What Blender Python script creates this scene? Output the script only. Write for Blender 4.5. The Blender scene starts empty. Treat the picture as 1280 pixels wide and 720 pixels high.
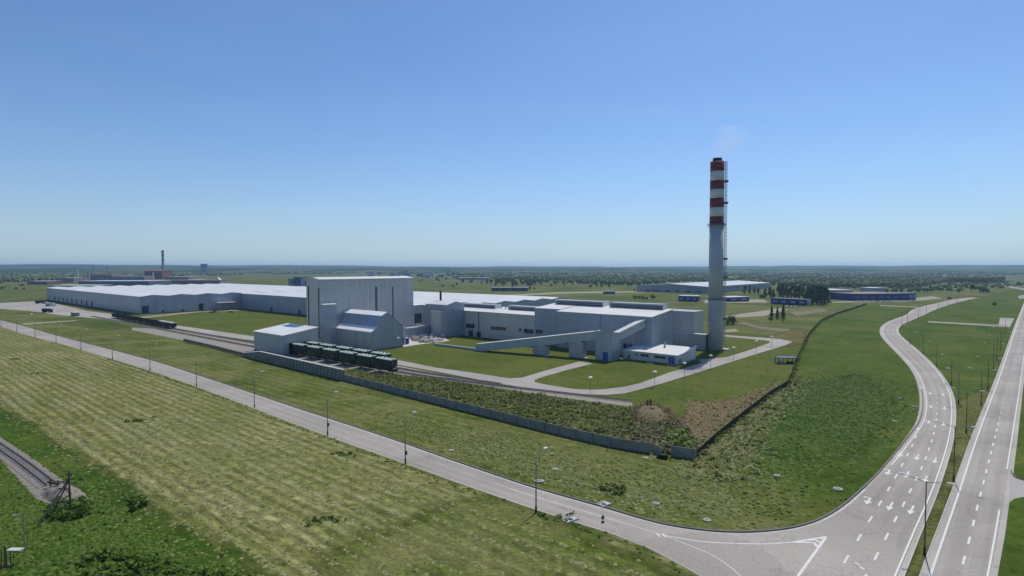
import bpy, bmesh, math, random
import numpy as np
from mathutils import Vector, Matrix
from mathutils.geometry import tessellate_polygon

# ---------------------------------------------------------------- camera, sky, sun, exposure
SC = bpy.context.scene
COL = SC.collection
F, CAM_H, HORIZON = 711.0, 45.0, 335.0            # focal length in pixels of a 1280x720 picture, eye height (m)
PIT = math.atan((360 - HORIZON) / F)
CP, SP = math.cos(PIT), math.sin(PIT)
cam_d = bpy.data.cameras.new('camera')
cam = bpy.data.objects.new('camera', cam_d); COL.objects.link(cam)
cam_d.sensor_width = 36; cam_d.lens = 36 * F / 1280
cam_d.clip_start = 0.5; cam_d.clip_end = 60000
cam.location = (0, 0, CAM_H); cam.rotation_euler = (math.pi / 2 - PIT, 0, 0)
SC.camera = cam

SUN_AZ, SUN_EL = math.radians(30), math.radians(57)
world = bpy.data.worlds.new('World'); SC.world = world; world.use_nodes = True
nt = world.node_tree; nt.nodes.clear()
sky = nt.nodes.new('ShaderNodeTexSky'); sky.sky_type = 'NISHITA'; sky.sun_disc = False
sky.sun_elevation = SUN_EL; sky.sun_rotation = SUN_AZ
sky.altitude = 100; sky.air_density = 1.0; sky.dust_density = 0.6; sky.ozone_density = 2.5
bg = nt.nodes.new('ShaderNodeBackground'); bg.inputs['Strength'].default_value = 0.105
wo = nt.nodes.new('ShaderNodeOutputWorld')
tintn = nt.nodes.new('ShaderNodeMix'); tintn.data_type = 'RGBA'; tintn.blend_type = 'MULTIPLY'; tintn.inputs[0].default_value = 1.0; tintn.inputs[7].default_value = (0.68, 0.88, 1.13, 1)   # the clear blue of this air
nt.links.new(sky.outputs[0], tintn.inputs[6]); # pale ground haze all round the horizon and a trace of high thin cloud
stc = nt.nodes.new('ShaderNodeTexCoord'); sxyz = nt.nodes.new('ShaderNodeSeparateXYZ'); nt.links.new(stc.outputs['Generated'], sxyz.inputs[0])
e1 = nt.nodes.new('ShaderNodeMath'); e1.operation = 'MULTIPLY'; e1.inputs[1].default_value = -11.0; nt.links.new(sxyz.outputs[2], e1.inputs[0])
e2 = nt.nodes.new('ShaderNodeMath'); e2.operation = 'EXPONENT'; nt.links.new(e1.outputs[0], e2.inputs[0])
e3 = nt.nodes.new('ShaderNodeMath'); e3.operation = 'MULTIPLY'; e3.inputs[1].default_value = 0.75; e3.use_clamp = True; nt.links.new(e2.outputs[0], e3.inputs[0])
hz = nt.nodes.new('ShaderNodeMix'); hz.data_type = 'RGBA'; hz.inputs[7].default_value = (4.85, 6.15, 7.4, 1); nt.links.new(e3.outputs[0], hz.inputs[0]); nt.links.new(tintn.outputs[2], hz.inputs[6])
cm = nt.nodes.new('ShaderNodeVectorMath'); cm.operation = 'MULTIPLY'; cm.inputs[1].default_value = (1.2, 1.2, 7.0); nt.links.new(stc.outputs['Generated'], cm.inputs[0])
cn = nt.nodes.new('ShaderNodeTexNoise'); cn.inputs['Scale'].default_value = 1.6; cn.inputs['Detail'].default_value = 6; cn.inputs['Roughness'].default_value = 0.6; cn.inputs['Distortion'].default_value = 0.6; nt.links.new(cm.outputs[0], cn.inputs['Vector'])
cr_ = nt.nodes.new('ShaderNodeMapRange'); cr_.inputs[1].default_value = 0.48; cr_.inputs[2].default_value = 0.80; cr_.inputs[3].default_value = 0.0; cr_.inputs[4].default_value = 0.045; nt.links.new(cn.outputs['Fac'], cr_.inputs[0])
cl_ = nt.nodes.new('ShaderNodeMix'); cl_.data_type = 'RGBA'; cl_.inputs[7].default_value = (6.2, 7.4, 8.4, 1); nt.links.new(cr_.outputs[0], cl_.inputs[0]); nt.links.new(hz.outputs[2], cl_.inputs[6])
nt.links.new(cl_.outputs[2], bg.inputs[0]); nt.links.new(bg.outputs[0], wo.inputs[0])

sun_d = bpy.data.lights.new('sun', 'SUN'); sun_d.energy = 3.5; sun_d.angle = math.radians(0.53); sun_d.color = (1, 0.93, 0.83)
sun = bpy.data.objects.new('sun', sun_d); COL.objects.link(sun)
sdir = Vector((math.sin(SUN_AZ) * math.cos(SUN_EL), math.cos(SUN_AZ) * math.cos(SUN_EL), math.sin(SUN_EL)))
sun.rotation_euler = sdir.to_track_quat('Z', 'Y').to_euler(); sun.location = (0, 0, 300)
SC.view_settings.view_transform = 'Standard'; SC.view_settings.look = 'None'
SC.view_settings.exposure = 0; SC.view_settings.gamma = 1
SC.render.engine = 'CYCLES'; SC.cycles.max_bounces = 6; SC.cycles.transparent_max_bounces = 16; SC.cycles.volume_bounces = 0
SC.cycles.use_denoising = True
HAZE, HAZE_COL = 7.5e-5, (0.52, 0.79, 1.0)

# ---------------------------------------------------------------- measuring helpers
def g(u, v, h=0.0):
    """ground point (x, y) that the survey photograph shows at u, v"""
    x, y = (u - 640) / F, (360 - v) / F
    dz = -SP + y * CP; t = (h - CAM_H) / dz
    return Vector((x * t, (CP + y * SP) * t))
AZ = math.radians(-49.75)
A = Vector((math.sin(AZ), math.cos(AZ))); B = Vector((math.cos(AZ), -math.sin(AZ)))   # plant axes: a runs along the fence, b away from it
PROT = math.atan2(B.y, B.x)
def PW(b, a): return A * a + B * b
def spline(pts, n=6):
    P = [Vector(p) for p in pts]; out = []
    for i in range(len(P) - 1):
        p0, p1, p2, p3 = P[max(i - 1, 0)], P[i], P[i + 1], P[min(i + 2, len(P) - 1)]
        for k in range(n):
            t = k / n
            out.append(0.5 * ((2 * p1) + (p2 - p0) * t + (2 * p0 - 5 * p1 + 4 * p2 - p3) * t * t + (3 * p1 - p0 - 3 * p2 + p3) * t ** 3))
    out.append(P[-1]); return out
def smooth(P, k=3):
    P = [p.copy() for p in P]
    for _ in range(k):
        P = [P[0]] + [(P[i - 1] + 2 * P[i] + P[i + 1]) / 4 for i in range(1, len(P) - 1)] + [P[-1]]
    return P
def trace(pts, n=6, k=3): return smooth([g(p.x, p.y) for p in spline(pts, n)], k)
def resample(P, n):
    L = [0]
    for i in range(1, len(P)): L.append(L[-1] + (P[i] - P[i - 1]).length)
    out = []; j = 0
    for i in range(n):
        s = L[-1] * i / (n - 1)
        while j < len(P) - 2 and L[j + 1] < s: j += 1
        d = L[j + 1] - L[j]; t = (s - L[j]) / d if d > 1e-9 else 0
        out.append(P[j].lerp(P[j + 1], t))
    return out
def length(P): return sum((P[i] - P[i - 1]).length for i in range(1, len(P)))
def at_len(P, s):
    for i in range(1, len(P)):
        d = (P[i] - P[i - 1]).length
        if s <= d or i == len(P) - 1:
            t = (P[i] - P[i - 1]).normalized(); return P[i - 1] + t * s, t
        s -= d
def offset(P, d):
    out = []
    for i, p in enumerate(P):
        t = (P[min(i + 1, len(P) - 1)] - P[max(i - 1, 0)]).normalized(); out.append(p + Vector((t.y, -t.x)) * d)   # + = right of travel
    return out
ORD = ['first', 'second', 'third', 'fourth', 'fifth', 'sixth', 'seventh', 'eighth', 'ninth', 'tenth', 'eleventh', 'twelfth', 'thirteenth', 'fourteenth', 'fifteenth', 'sixteenth', 'seventeenth', 'eighteenth', 'nineteenth', 'twentieth']
rng = random.Random(7); nr = np.random.default_rng(11)

# ---------------------------------------------------------------- materials
def newmat(name):
    m = bpy.data.materials.new(name); m.use_nodes = True
    n = m.node_tree.nodes; return m, n, m.node_tree.links, n['Principled BSDF']
def col4(c): return (c[0], c[1], c[2], 1)
def noise(n, l, vec, scale, detail=3, rough=0.55, dist=0.0):
    t = n.new('ShaderNodeTexNoise'); t.inputs['Scale'].default_value = scale; t.inputs['Detail'].default_value = detail
    t.inputs['Roughness'].default_value = rough; t.inputs['Distortion'].default_value = dist
    if vec is not None: l.new(vec, t.inputs['Vector'])
    return t.outputs['Fac']
def ramp(n, l, fac, stops):
    r = n.new('ShaderNodeValToRGB'); e = r.color_ramp.elements
    while len(e) < len(stops): e.new(0.5)
    for k, (p, c) in enumerate(stops): e[k].position = p; e[k].color = col4(c) if not isinstance(c, (int, float)) else (c, c, c, 1)
    l.new(fac, r.inputs['Fac']); return r.outputs['Color']
def mix(n, l, a, b, fac, mode='MIX'):
    x = n.new('ShaderNodeMix'); x.data_type = 'RGBA'; x.blend_type = mode
    if isinstance(fac, (int, float)): x.inputs[0].default_value = fac
    else: l.new(fac, x.inputs[0])
    for s, v in ((6, a), (7, b)):
        if isinstance(v, (tuple, list)): x.inputs[s].default_value = col4(v)
        else: l.new(v, x.inputs[s])
    return x.outputs[2]
def geo_pos(n): return n.new('ShaderNodeNewGeometry').outputs['Position']
def mapping(n, l, vec, rot=0.0, sc=(1, 1, 1)):
    r = n.new('ShaderNodeMapping'); r.inputs['Rotation'].default_value = (0, 0, rot)
    l.new(vec, r.inputs['Vector'])
    m = n.new('ShaderNodeVectorMath'); m.operation = 'MULTIPLY'; m.inputs[1].default_value = sc
    l.new(r.outputs[0], m.inputs[0]); return m.outputs[0]
def bump(n, l, p, h, strength, dist):
    b = n.new('ShaderNodeBump'); b.inputs['Strength'].default_value = strength; b.inputs['Distance'].default_value = dist
    l.new(h, b.inputs['Height']); l.new(b.outputs[0], p.inputs['Normal'])
def plain(name, c, rough=0.6, var=0.15, scale=0.6, metal=0.0, spec=0.35, coord='pos', bumpd=0.0):
    m, n, l, p = newmat(name)
    vec = geo_pos(n) if coord == 'pos' else n.new('ShaderNodeTexCoord').outputs['Object']
    f = noise(n, l, vec, scale, 4)
    d = ramp(n, l, f, [(0.25, tuple(x * (1 - var) for x in c)), (0.75, tuple(min(1, x * (1 + var)) for x in c))])
    l.new(d, p.inputs['Base Color']); p.inputs['Roughness'].default_value = rough; p.inputs['Metallic'].default_value = metal
    p.inputs['Specular IOR Level'].default_value = spec
    if bumpd: bump(n, l, p, f, 0.5, bumpd)
    return m
def cladding(name, c, period=6.0, rough=0.42, seam=0.24, axis='B'):
    """pale steel sandwich panels: faint joints, streaks of dirt running down, a slightly different tone from panel to panel"""
    m, n, l, p = newmat(name)
    o = n.new('ShaderNodeTexCoord').outputs['Object']
    br = n.new('ShaderNodeTexBrick'); br.offset = 0.0; br.inputs['Scale'].default_value = 1.0
    br.inputs['Brick Width'].default_value = period; br.inputs['Row Height'].default_value = 1.15; br.inputs['Mortar Size'].default_value = 0.07
    br.inputs['Color1'].default_value = col4(tuple(x * 0.965 for x in c)); br.inputs['Color2'].default_value = col4(tuple(x * 1.03 for x in c))
    br.inputs['Mortar'].default_value = col4(tuple(x * (1 - seam) for x in c))
    cx = n.new('ShaderNodeSeparateXYZ'); l.new(o, cx.inputs[0])
    ad = n.new('ShaderNodeMath'); ad.operation = 'ADD'; l.new(cx.outputs[0], ad.inputs[0]); l.new(cx.outputs[1], ad.inputs[1])
    cm = n.new('ShaderNodeCombineXYZ'); l.new(ad.outputs[0], cm.inputs[0]); l.new(cx.outputs[2], cm.inputs[1])
    l.new(cm.outputs[0], br.inputs['Vector'])
    st = noise(n, l, mapping(n, l, o, 0, (0.5, 0.5, 0.05)), 1.0, 4)
    dirt = ramp(n, l, st, [(0.3, 0.86), (0.62, 1.0)])
    base = mix(n, l, br.outputs['Color'], dirt, 1.0, 'MULTIPLY')
    big = ramp(n, l, noise(n, l, o, 0.045, 2), [(0.3, 0.92), (0.7, 1.04)])
    l.new(mix(n, l, base, big, 1.0, 'MULTIPLY'), p.inputs['Base Color'])
    p.inputs['Roughness'].default_value = rough; p.inputs['Metallic'].default_value = 0.25; p.inputs['Specular IOR Level'].default_value = 0.45
    return m
def roofing(name, c, period=1.2, rot=0.0):
    m, n, l, p = newmat(name)
    o = n.new('ShaderNodeTexCoord').outputs['Object']
    st = noise(n, l, mapping(n, l, o, rot, (0.35, 0.03, 0.2)), 1.0, 4)
    c1 = ramp(n, l, st, [(0.3, tuple(x * 0.90 for x in c)), (0.7, tuple(min(1, x * 1.05) for x in c))])
    bl = ramp(n, l, noise(n, l, o, 0.05, 4), [(0.3, 0.90), (0.6, 1.0)])
    w = n.new('ShaderNodeTexWave'); w.wave_type = 'BANDS'; w.bands_direction = 'Y'; w.inputs['Scale'].default_value = 0.35 / period
    l.new(mapping(n, l, o, rot), w.inputs['Vector'])
    ln = ramp(n, l, w.outputs['Fac'], [(0.02, 0.88), (0.10, 1.0)])
    l.new(mix(n, l, mix(n, l, c1, bl, 1, 'MULTIPLY'), ln, 1, 'MULTIPLY'), p.inputs['Base Color'])
    p.inputs['Roughness'].default_value = 0.42; p.inputs['Specular IOR Level'].default_value = 0.5
    return m
def grass(name, dark, mid, light, patch=0.03, fine=0.35, dry=None, dry_amt=0.0, dry_scale=0.05, stripe=None, bumps=0.25, tuft=1.3):
    dark, mid, light = [(q[0] * 1.05, q[1] * 0.98, q[2] * 0.72) for q in (dark, mid, light)]
    if dry is not None: dry = (dry[0], dry[1], dry[2] * 0.8)
    m, n, l, p = newmat(name)
    pos = geo_pos(n)
    c = ramp(n, l, noise(n, l, pos, patch, 5, 0.6, 0.4), [(0.3, dark), (0.5, mid), (0.72, light)])
    f2 = noise(n, l, pos, fine, 5, 0.65)
    c = mix(n, l, c, ramp(n, l, f2, [(0.3, 0.62), (0.5, 0.95), (0.75, 1.35)]), 0.8, 'MULTIPLY')
    if stripe:
        ang, period, amt, cs = stripe
        s = noise(n, l, mapping(n, l, pos, ang, (1.0 / period, 0.025, 1)), 1.0, 3, 0.5)
        c = mix(n, l, c, cs, ramp(n, l, s, [(0.42, 0.0), (0.62, amt)]))
        s2 = noise(n, l, mapping(n, l, pos, ang, (2.6 / period, 0.35, 1)), 1.0, 3, 0.6)
        c = mix(n, l, c, ramp(n, l, s2, [(0.3, 0.72), (0.55, 1.0), (0.8, 1.28)]), 0.75, 'MULTIPLY')
        wv = n.new('ShaderNodeTexWave'); wv.wave_type = 'BANDS'; wv.bands_direction = 'X'; wv.inputs['Scale'].default_value = 0.314 / (period * 0.78); wv.inputs['Distortion'].default_value = 1.6; wv.inputs['Detail'].default_value = 3; wv.inputs['Detail Scale'].default_value = 0.5
        l.new(mapping(n, l, pos, ang), wv.inputs['Vector'])
        c = mix(n, l, c, ramp(n, l, wv.outputs['Fac'], [(0.1, 0.70), (0.9, 1.18)]), min(1.0, amt * 1.6), 'MULTIPLY')
        s3 = noise(n, l, mapping(n, l, pos, ang, (4.2 / period, 0.30, 1)), 1.0, 3, 0.7, 0.4)
        c = mix(n, l, c, ramp(n, l, s3, [(0.33, 0.50), (0.5, 1.0), (0.67, 1.42)]), min(1.0, amt * 1.7), 'MULTIPLY')
    if dry is not None:
        d = noise(n, l, pos, dry_scale, 6, 0.62, 0.6)
        c = mix(n, l, c, dry, ramp(n, l, d, [(0.55 - 0.2 * dry_amt, 0.0), (0.75 - 0.1 * dry_amt, min(1, dry_amt))]))
    tf = noise(n, l, pos, tuft, 3, 0.6)
    c = mix(n, l, c, ramp(n, l, tf, [(0.32, 0.62), (0.5, 1.0), (0.72, 1.3)]), 0.75, 'MULTIPLY')
    l.new(c, p.inputs['Base Color']); p.inputs['Roughness'].default_value = 0.9; p.inputs['Specular IOR Level'].default_value = 0.05
    if bumps: bump(n, l, p, f2, 0.7, bumps)
    return m
def asphalt(name, c, brown=(0.30, 0.245, 0.21), uvwear=False, amt=0.3):
    m, n, l, p = newmat(name)
    pos = geo_pos(n)
    big = noise(n, l, pos, 0.035, 4, 0.6, 0.3)
    x = ramp(n, l, big, [(0.3, tuple(v * 0.84 for v in c)), (0.68, tuple(v * 1.1 for v in c))])
    x = mix(n, l, x, brown, ramp(n, l, noise(n, l, pos, 0.02, 4, 0.55, 0.8), [(0.5, 0.0), (0.68, amt)]))
    x = mix(n, l, x, ramp(n, l, noise(n, l, pos, 2.2, 3), [(0.3, 0.9), (0.7, 1.08)]), 1, 'MULTIPLY')
    patches = n.new('ShaderNodeTexVoronoi'); patches.inputs['Scale'].default_value = 0.05; l.new(pos, patches.inputs['Vector'])
    x = mix(n, l, x, ramp(n, l, patches.outputs['Color'], [(0.2, 0.93), (0.8, 1.05)]), 1, 'MULTIPLY')
    cr = n.new('ShaderNodeTexVoronoi'); cr.feature = 'DISTANCE_TO_EDGE'; cr.inputs['Scale'].default_value = 0.11
    dv = n.new('ShaderNodeVectorMath'); dv.operation = 'ADD'; l.new(pos, dv.inputs[0])
    nz = n.new('ShaderNodeTexNoise'); nz.inputs['Scale'].default_value = 0.25; nz.inputs['Detail'].default_value = 4; l.new(pos, nz.inputs['Vector'])
    sc = n.new('ShaderNodeVectorMath'); sc.operation = 'SCALE'; sc.inputs['Scale'].default_value = 6.0; l.new(nz.outputs['Color'], sc.inputs[0]); l.new(sc.outputs[0], dv.inputs[1])
    l.new(dv.outputs[0], cr.inputs['Vector'])
    x = mix(n, l, x, ramp(n, l, cr.outputs['Distance'], [(0.003, 0.74), (0.012, 1.0)]), 0.8, 'MULTIPLY')
    if uvwear:
        uv = n.new('ShaderNodeTexCoord').outputs['UV']
        sx = n.new('ShaderNodeSeparateXYZ'); l.new(uv, sx.inputs[0])
        w = n.new('ShaderNodeMath'); w.operation = 'SINE'
        mu = n.new('ShaderNodeMath'); mu.operation = 'MULTIPLY'; mu.inputs[1].default_value = 2 * math.pi * uvwear; l.new(sx.outputs[0], mu.inputs[0]); l.new(mu.outputs[0], w.inputs[0])
        l0 = noise(n, l, mapping(n, l, uv, 0, (9, 0.02, 1)), 1.0, 3)
        k = n.new('ShaderNodeMath'); k.operation = 'MULTIPLY_ADD'; l.new(w.outputs[0], k.inputs[0]); k.inputs[1].default_value = 0.16; l.new(l0, k.inputs[2])
        x = mix(n, l, x, ramp(n, l, k.outputs[0], [(0.25, 0.86), (0.75, 1.09)]), 0.8, 'MULTIPLY')
    l.new(x, p.inputs['Base Color']); p.inputs['Roughness'].default_value = 0.85; p.inputs['Specular IOR Level'].default_value = 0.2
    return m
def leafmat(name, dark, light, trans=0.25):
    m, n, l, p = newmat(name)
    at = n.new('ShaderNodeAttribute'); at.attribute_name = 'tint'
    c = ramp(n, l, at.outputs['Fac'], [(0.0, dark), (1.0, light)])
    l.new(c, p.inputs['Base Color']); p.inputs['Roughness'].default_value = 0.75; p.inputs['Specular IOR Level'].default_value = 0.12
    if trans:
        tr = n.new('ShaderNodeBsdfTranslucent'); l.new(c, tr.inputs[0])
        ms = n.new('ShaderNodeMixShader'); ms.inputs[0].default_value = trans
        l.new(p.outputs[0], ms.inputs[1]); l.new(tr.outputs[0], ms.inputs[2]); l.new(ms.outputs[0], n['Material Output'].inputs[0])
    return m

M = {}
M['wall'] = cladding('wall_cladding', (0.45, 0.48, 0.50))
M['wall_light'] = cladding('light_wall_cladding', (0.61, 0.61, 0.59), 7.5)
M['wall_blue'] = cladding('blue_grey_cladding', (0.40, 0.44, 0.50), 6)
M['wall_white'] = cladding('white_wall_cladding', (0.55, 0.57, 0.58), 5)
M['roof'] = roofing('white_roof', (0.76, 0.755, 0.70))
M['roof_turn'] = roofing('white_roof_turned', (0.76, 0.755, 0.70), 1.2, math.pi / 2)
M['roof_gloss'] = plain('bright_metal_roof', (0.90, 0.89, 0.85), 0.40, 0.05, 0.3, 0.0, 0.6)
M['roof_grey'] = roofing('grey_roof', (0.42, 0.43, 0.44))
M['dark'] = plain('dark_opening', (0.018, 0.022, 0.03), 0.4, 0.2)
M['glass'] = plain('dark_glass', (0.03, 0.04, 0.055), 0.12, 0.1, spec=0.6)
M['louvre'] = plain('louvre_blue_grey', (0.10, 0.12, 0.18), 0.5)
M['blue'] = plain('blue_paint', (0.03, 0.07, 0.33), 0.45, 0.15)
M['navy'] = plain('navy_paint', (0.025, 0.035, 0.17), 0.5, 0.15, 0.2)
M['steel'] = plain('galvanised_steel', (0.36, 0.37, 0.38), 0.45, 0.15, 1.0, 0.4)
M['pole'] = plain('lamp_pole_grey', (0.20, 0.21, 0.215), 0.55, 0.2, 0.7, 0.2)
M['pole_dark'] = plain('dark_pole', (0.085, 0.08, 0.075), 0.6, 0.2, 0.7)
M['lamp'] = plain('lamp_white', (0.82, 0.83, 0.80), 0.4, 0.05)
M['black'] = plain('black_steel', (0.02, 0.02, 0.022), 0.5, 0.3)
M['wood'] = plain('weathered_wood', (0.075, 0.062, 0.05), 0.85, 0.35, 2.5)
M['rail'] = plain('rail_steel', (0.05, 0.042, 0.04), 0.5, 0.3, 0.5, 0.3)
M['sleeper'] = plain('sleeper_concrete', (0.30, 0.28, 0.25), 0.9, 0.3, 0.8)
M['ballast'] = plain('ballast_stone', (0.22, 0.195, 0.165), 0.95, 0.32, 1.1, bumpd=0.12)
M['ballast_light'] = plain('pale_gravel', (0.27, 0.25, 0.205), 0.95, 0.25, 0.5, bumpd=0.08)
M['concrete'] = plain('fence_concrete', (0.225, 0.228, 0.195), 0.9, 0.22, 0.35)
M['concrete_light'] = plain('pale_concrete', (0.50, 0.49, 0.45), 0.9, 0.16, 0.5)
M['manhole'] = plain('manhole_concrete', (0.36, 0.355, 0.30), 0.9, 0.2, 1.2)
M['kerb'] = plain('kerb_concrete', (0.17, 0.155, 0.14), 0.9, 0.25, 0.7)
M['shoulder'] = asphalt('shoulder_concrete', (0.43, 0.40, 0.345), (0.36, 0.31, 0.25))
M['asphalt'] = asphalt('road_asphalt', (0.360, 0.328, 0.283), (0.34, 0.29, 0.26), False, 0.3)
M['asphalt_lane'] = asphalt('lane_asphalt', (0.360, 0.328, 0.283), (0.34, 0.29, 0.26), 3.0, 0.2)
M['asphalt_two'] = asphalt('highway_asphalt', (0.365, 0.332, 0.288), (0.36, 0.31, 0.28), 2.0, 0.3)
M['plant_road'] = asphalt('plant_road', (0.37, 0.345, 0.31), (0.38, 0.33, 0.27))
M['paint'] = plain('road_paint', (0.66, 0.64, 0.60), 0.7, 0.12, 1.5)
M['paint_worn'] = plain('worn_road_paint', (0.50, 0.48, 0.465), 0.8, 0.18, 0.8)
M['green_wagon'] = plain('wagon_green', (0.030, 0.050, 0.036), 0.5, 0.3, 0.5)
M['green_roof'] = plain('wagon_roof_green', (0.46, 0.55, 0.45), 0.55, 0.22, 0.5)
M['brown_wagon'] = plain('dark_gondola', (0.030, 0.028, 0.030), 0.7, 0.35, 0.3)
M['red'] = plain('chimney_red', (0.165, 0.020, 0.032), 0.55, 0.18, 0.25)
M['white'] = plain('chimney_white', (0.60, 0.60, 0.56), 0.55, 0.10, 0.25)
M['shaft'] = plain('chimney_shaft', (0.42, 0.44, 0.47), 0.75, 0.10, 0.12, spec=0.15)
M['brick'] = plain('red_brick_far', (0.19, 0.085, 0.08), 0.9, 0.25, 0.1)
M['pinkwall'] = plain('pink_brown_wall', (0.27, 0.20, 0.19), 0.9, 0.25, 0.06)
M['farwall'] = plain('far_grey_wall', (0.30, 0.33, 0.37), 0.8, 0.15, 0.05)
M['farblue'] = plain('far_blue_wall', (0.09, 0.12, 0.22), 0.7, 0.15, 0.05)
M['rust'] = plain('rust_brown', (0.12, 0.07, 0.05), 0.9, 0.3, 0.6)
M['soil'] = plain('bare_soil', (0.165, 0.135, 0.075), 0.95, 0.3, 0.3, bumpd=0.3)
M['sand'] = plain('pale_dirt', (0.29, 0.265, 0.175), 0.95, 0.2, 0.15)
M['car_white'] = plain('car_white', (0.78, 0.79, 0.80), 0.25, 0.03, spec=0.6)
M['car_dark'] = plain('car_dark', (0.04, 0.045, 0.05), 0.25, 0.1, spec=0.6)
M['tyre'] = plain('tyre_rubber', (0.015, 0.015, 0.015), 0.9)
M['bark'] = plain('bark', (0.07, 0.055, 0.042), 0.95, 0.3, 2.0)

AANG = -PROT - math.pi / 2 + math.pi / 2      # rotate world so that x runs along B
M['ground'] = grass('meadow_ground', (0.052, 0.085, 0.024), (0.088, 0.118, 0.036), (0.135, 0.150, 0.058), 0.012, 0.10, (0.21, 0.19, 0.10), 0.45, 0.012, None, 0.15, 0.6)
M['verge'] = grass('verge_grass', (0.060, 0.098, 0.020), (0.092, 0.132, 0.028), (0.128, 0.150, 0.044), 0.035, 0.3, (0.22, 0.205, 0.10), 0.62, 0.045, (AANG, 5.0, 0.35, (0.17, 0.175, 0.075)), 0.25, 1.2)
M['hay'] = grass('mown_hay_field', (0.135, 0.158, 0.056), (0.185, 0.198, 0.084), (0.235, 0.236, 0.120), 0.022, 0.16, (0.090, 0.128, 0.032), 0.5, 0.02, (AANG, 3.4, 0.5, (0.275, 0.268, 0.132)), 0.35, 0.55)
M['lush'] = grass('lush_grass', (0.022, 0.064, 0.006), (0.044, 0.094, 0.011), (0.090, 0.122, 0.022), 0.05, 0.3, (0.13, 0.135, 0.05), 0.35, 0.06, None, 0.5, 1.4)
M['lawn'] = grass('plant_lawn', (0.066, 0.100, 0.022), (0.088, 0.122, 0.028), (0.112, 0.134, 0.040), 0.03, 0.3, (0.15, 0.14, 0.06), 0.3, 0.05, None, 0.12, 1.1)
M['field'] = grass('green_field', (0.038, 0.080, 0.010), (0.066, 0.110, 0.016), (0.104, 0.130, 0.028), 0.03, 0.22, (0.13, 0.125, 0.05), 0.3, 0.03, None, 0.35, 1.0)
M['median'] = grass('median_grass', (0.075, 0.100, 0.026), (0.108, 0.122, 0.040), (0.15, 0.150, 0.066), 0.05, 0.4, (0.19, 0.165, 0.085), 0.45, 0.09, None, 0.2, 1.4)
M['rough'] = grass('rough_ground', (0.095, 0.090, 0.038), (0.135, 0.122, 0.056), (0.185, 0.160, 0.085), 0.05, 0.35, (0.055, 0.085, 0.022), 0.5, 0.07, None, 0.4, 1.3)
M['dryweed'] = grass('dry_weed_ground', (0.115, 0.098, 0.052), (0.165, 0.130, 0.080), (0.21, 0.165, 0.11), 0.06, 0.4, (0.085, 0.11, 0.035), 0.4, 0.05, None, 0.3, 1.3)
M['leaf'] = leafmat('leaf_green', (0.045, 0.075, 0.020), (0.190, 0.235, 0.080))
M['leaf_dark'] = leafmat('conifer_green', (0.050, 0.085, 0.028), (0.150, 0.195, 0.065), 0.25)
M['leaf_far'] = leafmat('far_wood_green', (0.032, 0.058, 0.020), (0.175, 0.205, 0.080), 0.0)
M['weed'] = leafmat('weed_green', (0.100, 0.140, 0.032), (0.275, 0.320, 0.098), 0.2)
M['weed_dark'] = leafmat('dark_weed', (0.050, 0.110, 0.014), (0.150, 0.225, 0.042), 0.25)
M['weed_pale'] = leafmat('pale_weed', (0.140, 0.145, 0.060), (0.320, 0.300, 0.160), 0.2)
M['weed_brown'] = leafmat('brown_weed', (0.180, 0.125, 0.070), (0.370, 0.270, 0.165), 0.2)
M['tuft'] = leafmat('grass_tuft', (0.046, 0.096, 0.010), (0.100, 0.140, 0.022), 0.0)
M['tuft_olive'] = leafmat('olive_tussock', (0.085, 0.115, 0.024), (0.150, 0.165, 0.048), 0.0)
M['tuft_brown'] = leafmat('brown_tussock', (0.150, 0.110, 0.058), (0.255, 0.190, 0.110), 0.0)
M['tuft_dark'] = leafmat('dark_tussock', (0.028, 0.070, 0.007), (0.066, 0.118, 0.016), 0.0)
M['tuft_hay'] = leafmat('hay_tuft', (0.150, 0.165, 0.060), (0.270, 0.262, 0.125), 0.0)
def far_hill(name, d, m_, f_):
    m, n, l, p = newmat(name); pos = geo_pos(n)
    c = ramp(n, l, noise(n, l, mapping(n, l, pos, 0.3, (0.0022, 0.0009, 0.002)), 1.0, 5, 0.6), [(0.38, d), (0.52, m_), (0.60, f_)])
    c = mix(n, l, c, ramp(n, l, noise(n, l, pos, 0.02, 4), [(0.3, 0.75), (0.7, 1.2)]), 1, 'MULTIPLY')
    l.new(c, p.inputs['Base Color']); p.inputs['Roughness'].default_value = 1; p.inputs['Specular IOR Level'].default_value = 0
    return m
M['hills'] = far_hill('wooded_hills', (0.022, 0.042, 0.018), (0.032, 0.055, 0.022), (0.090, 0.110, 0.045))

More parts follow.
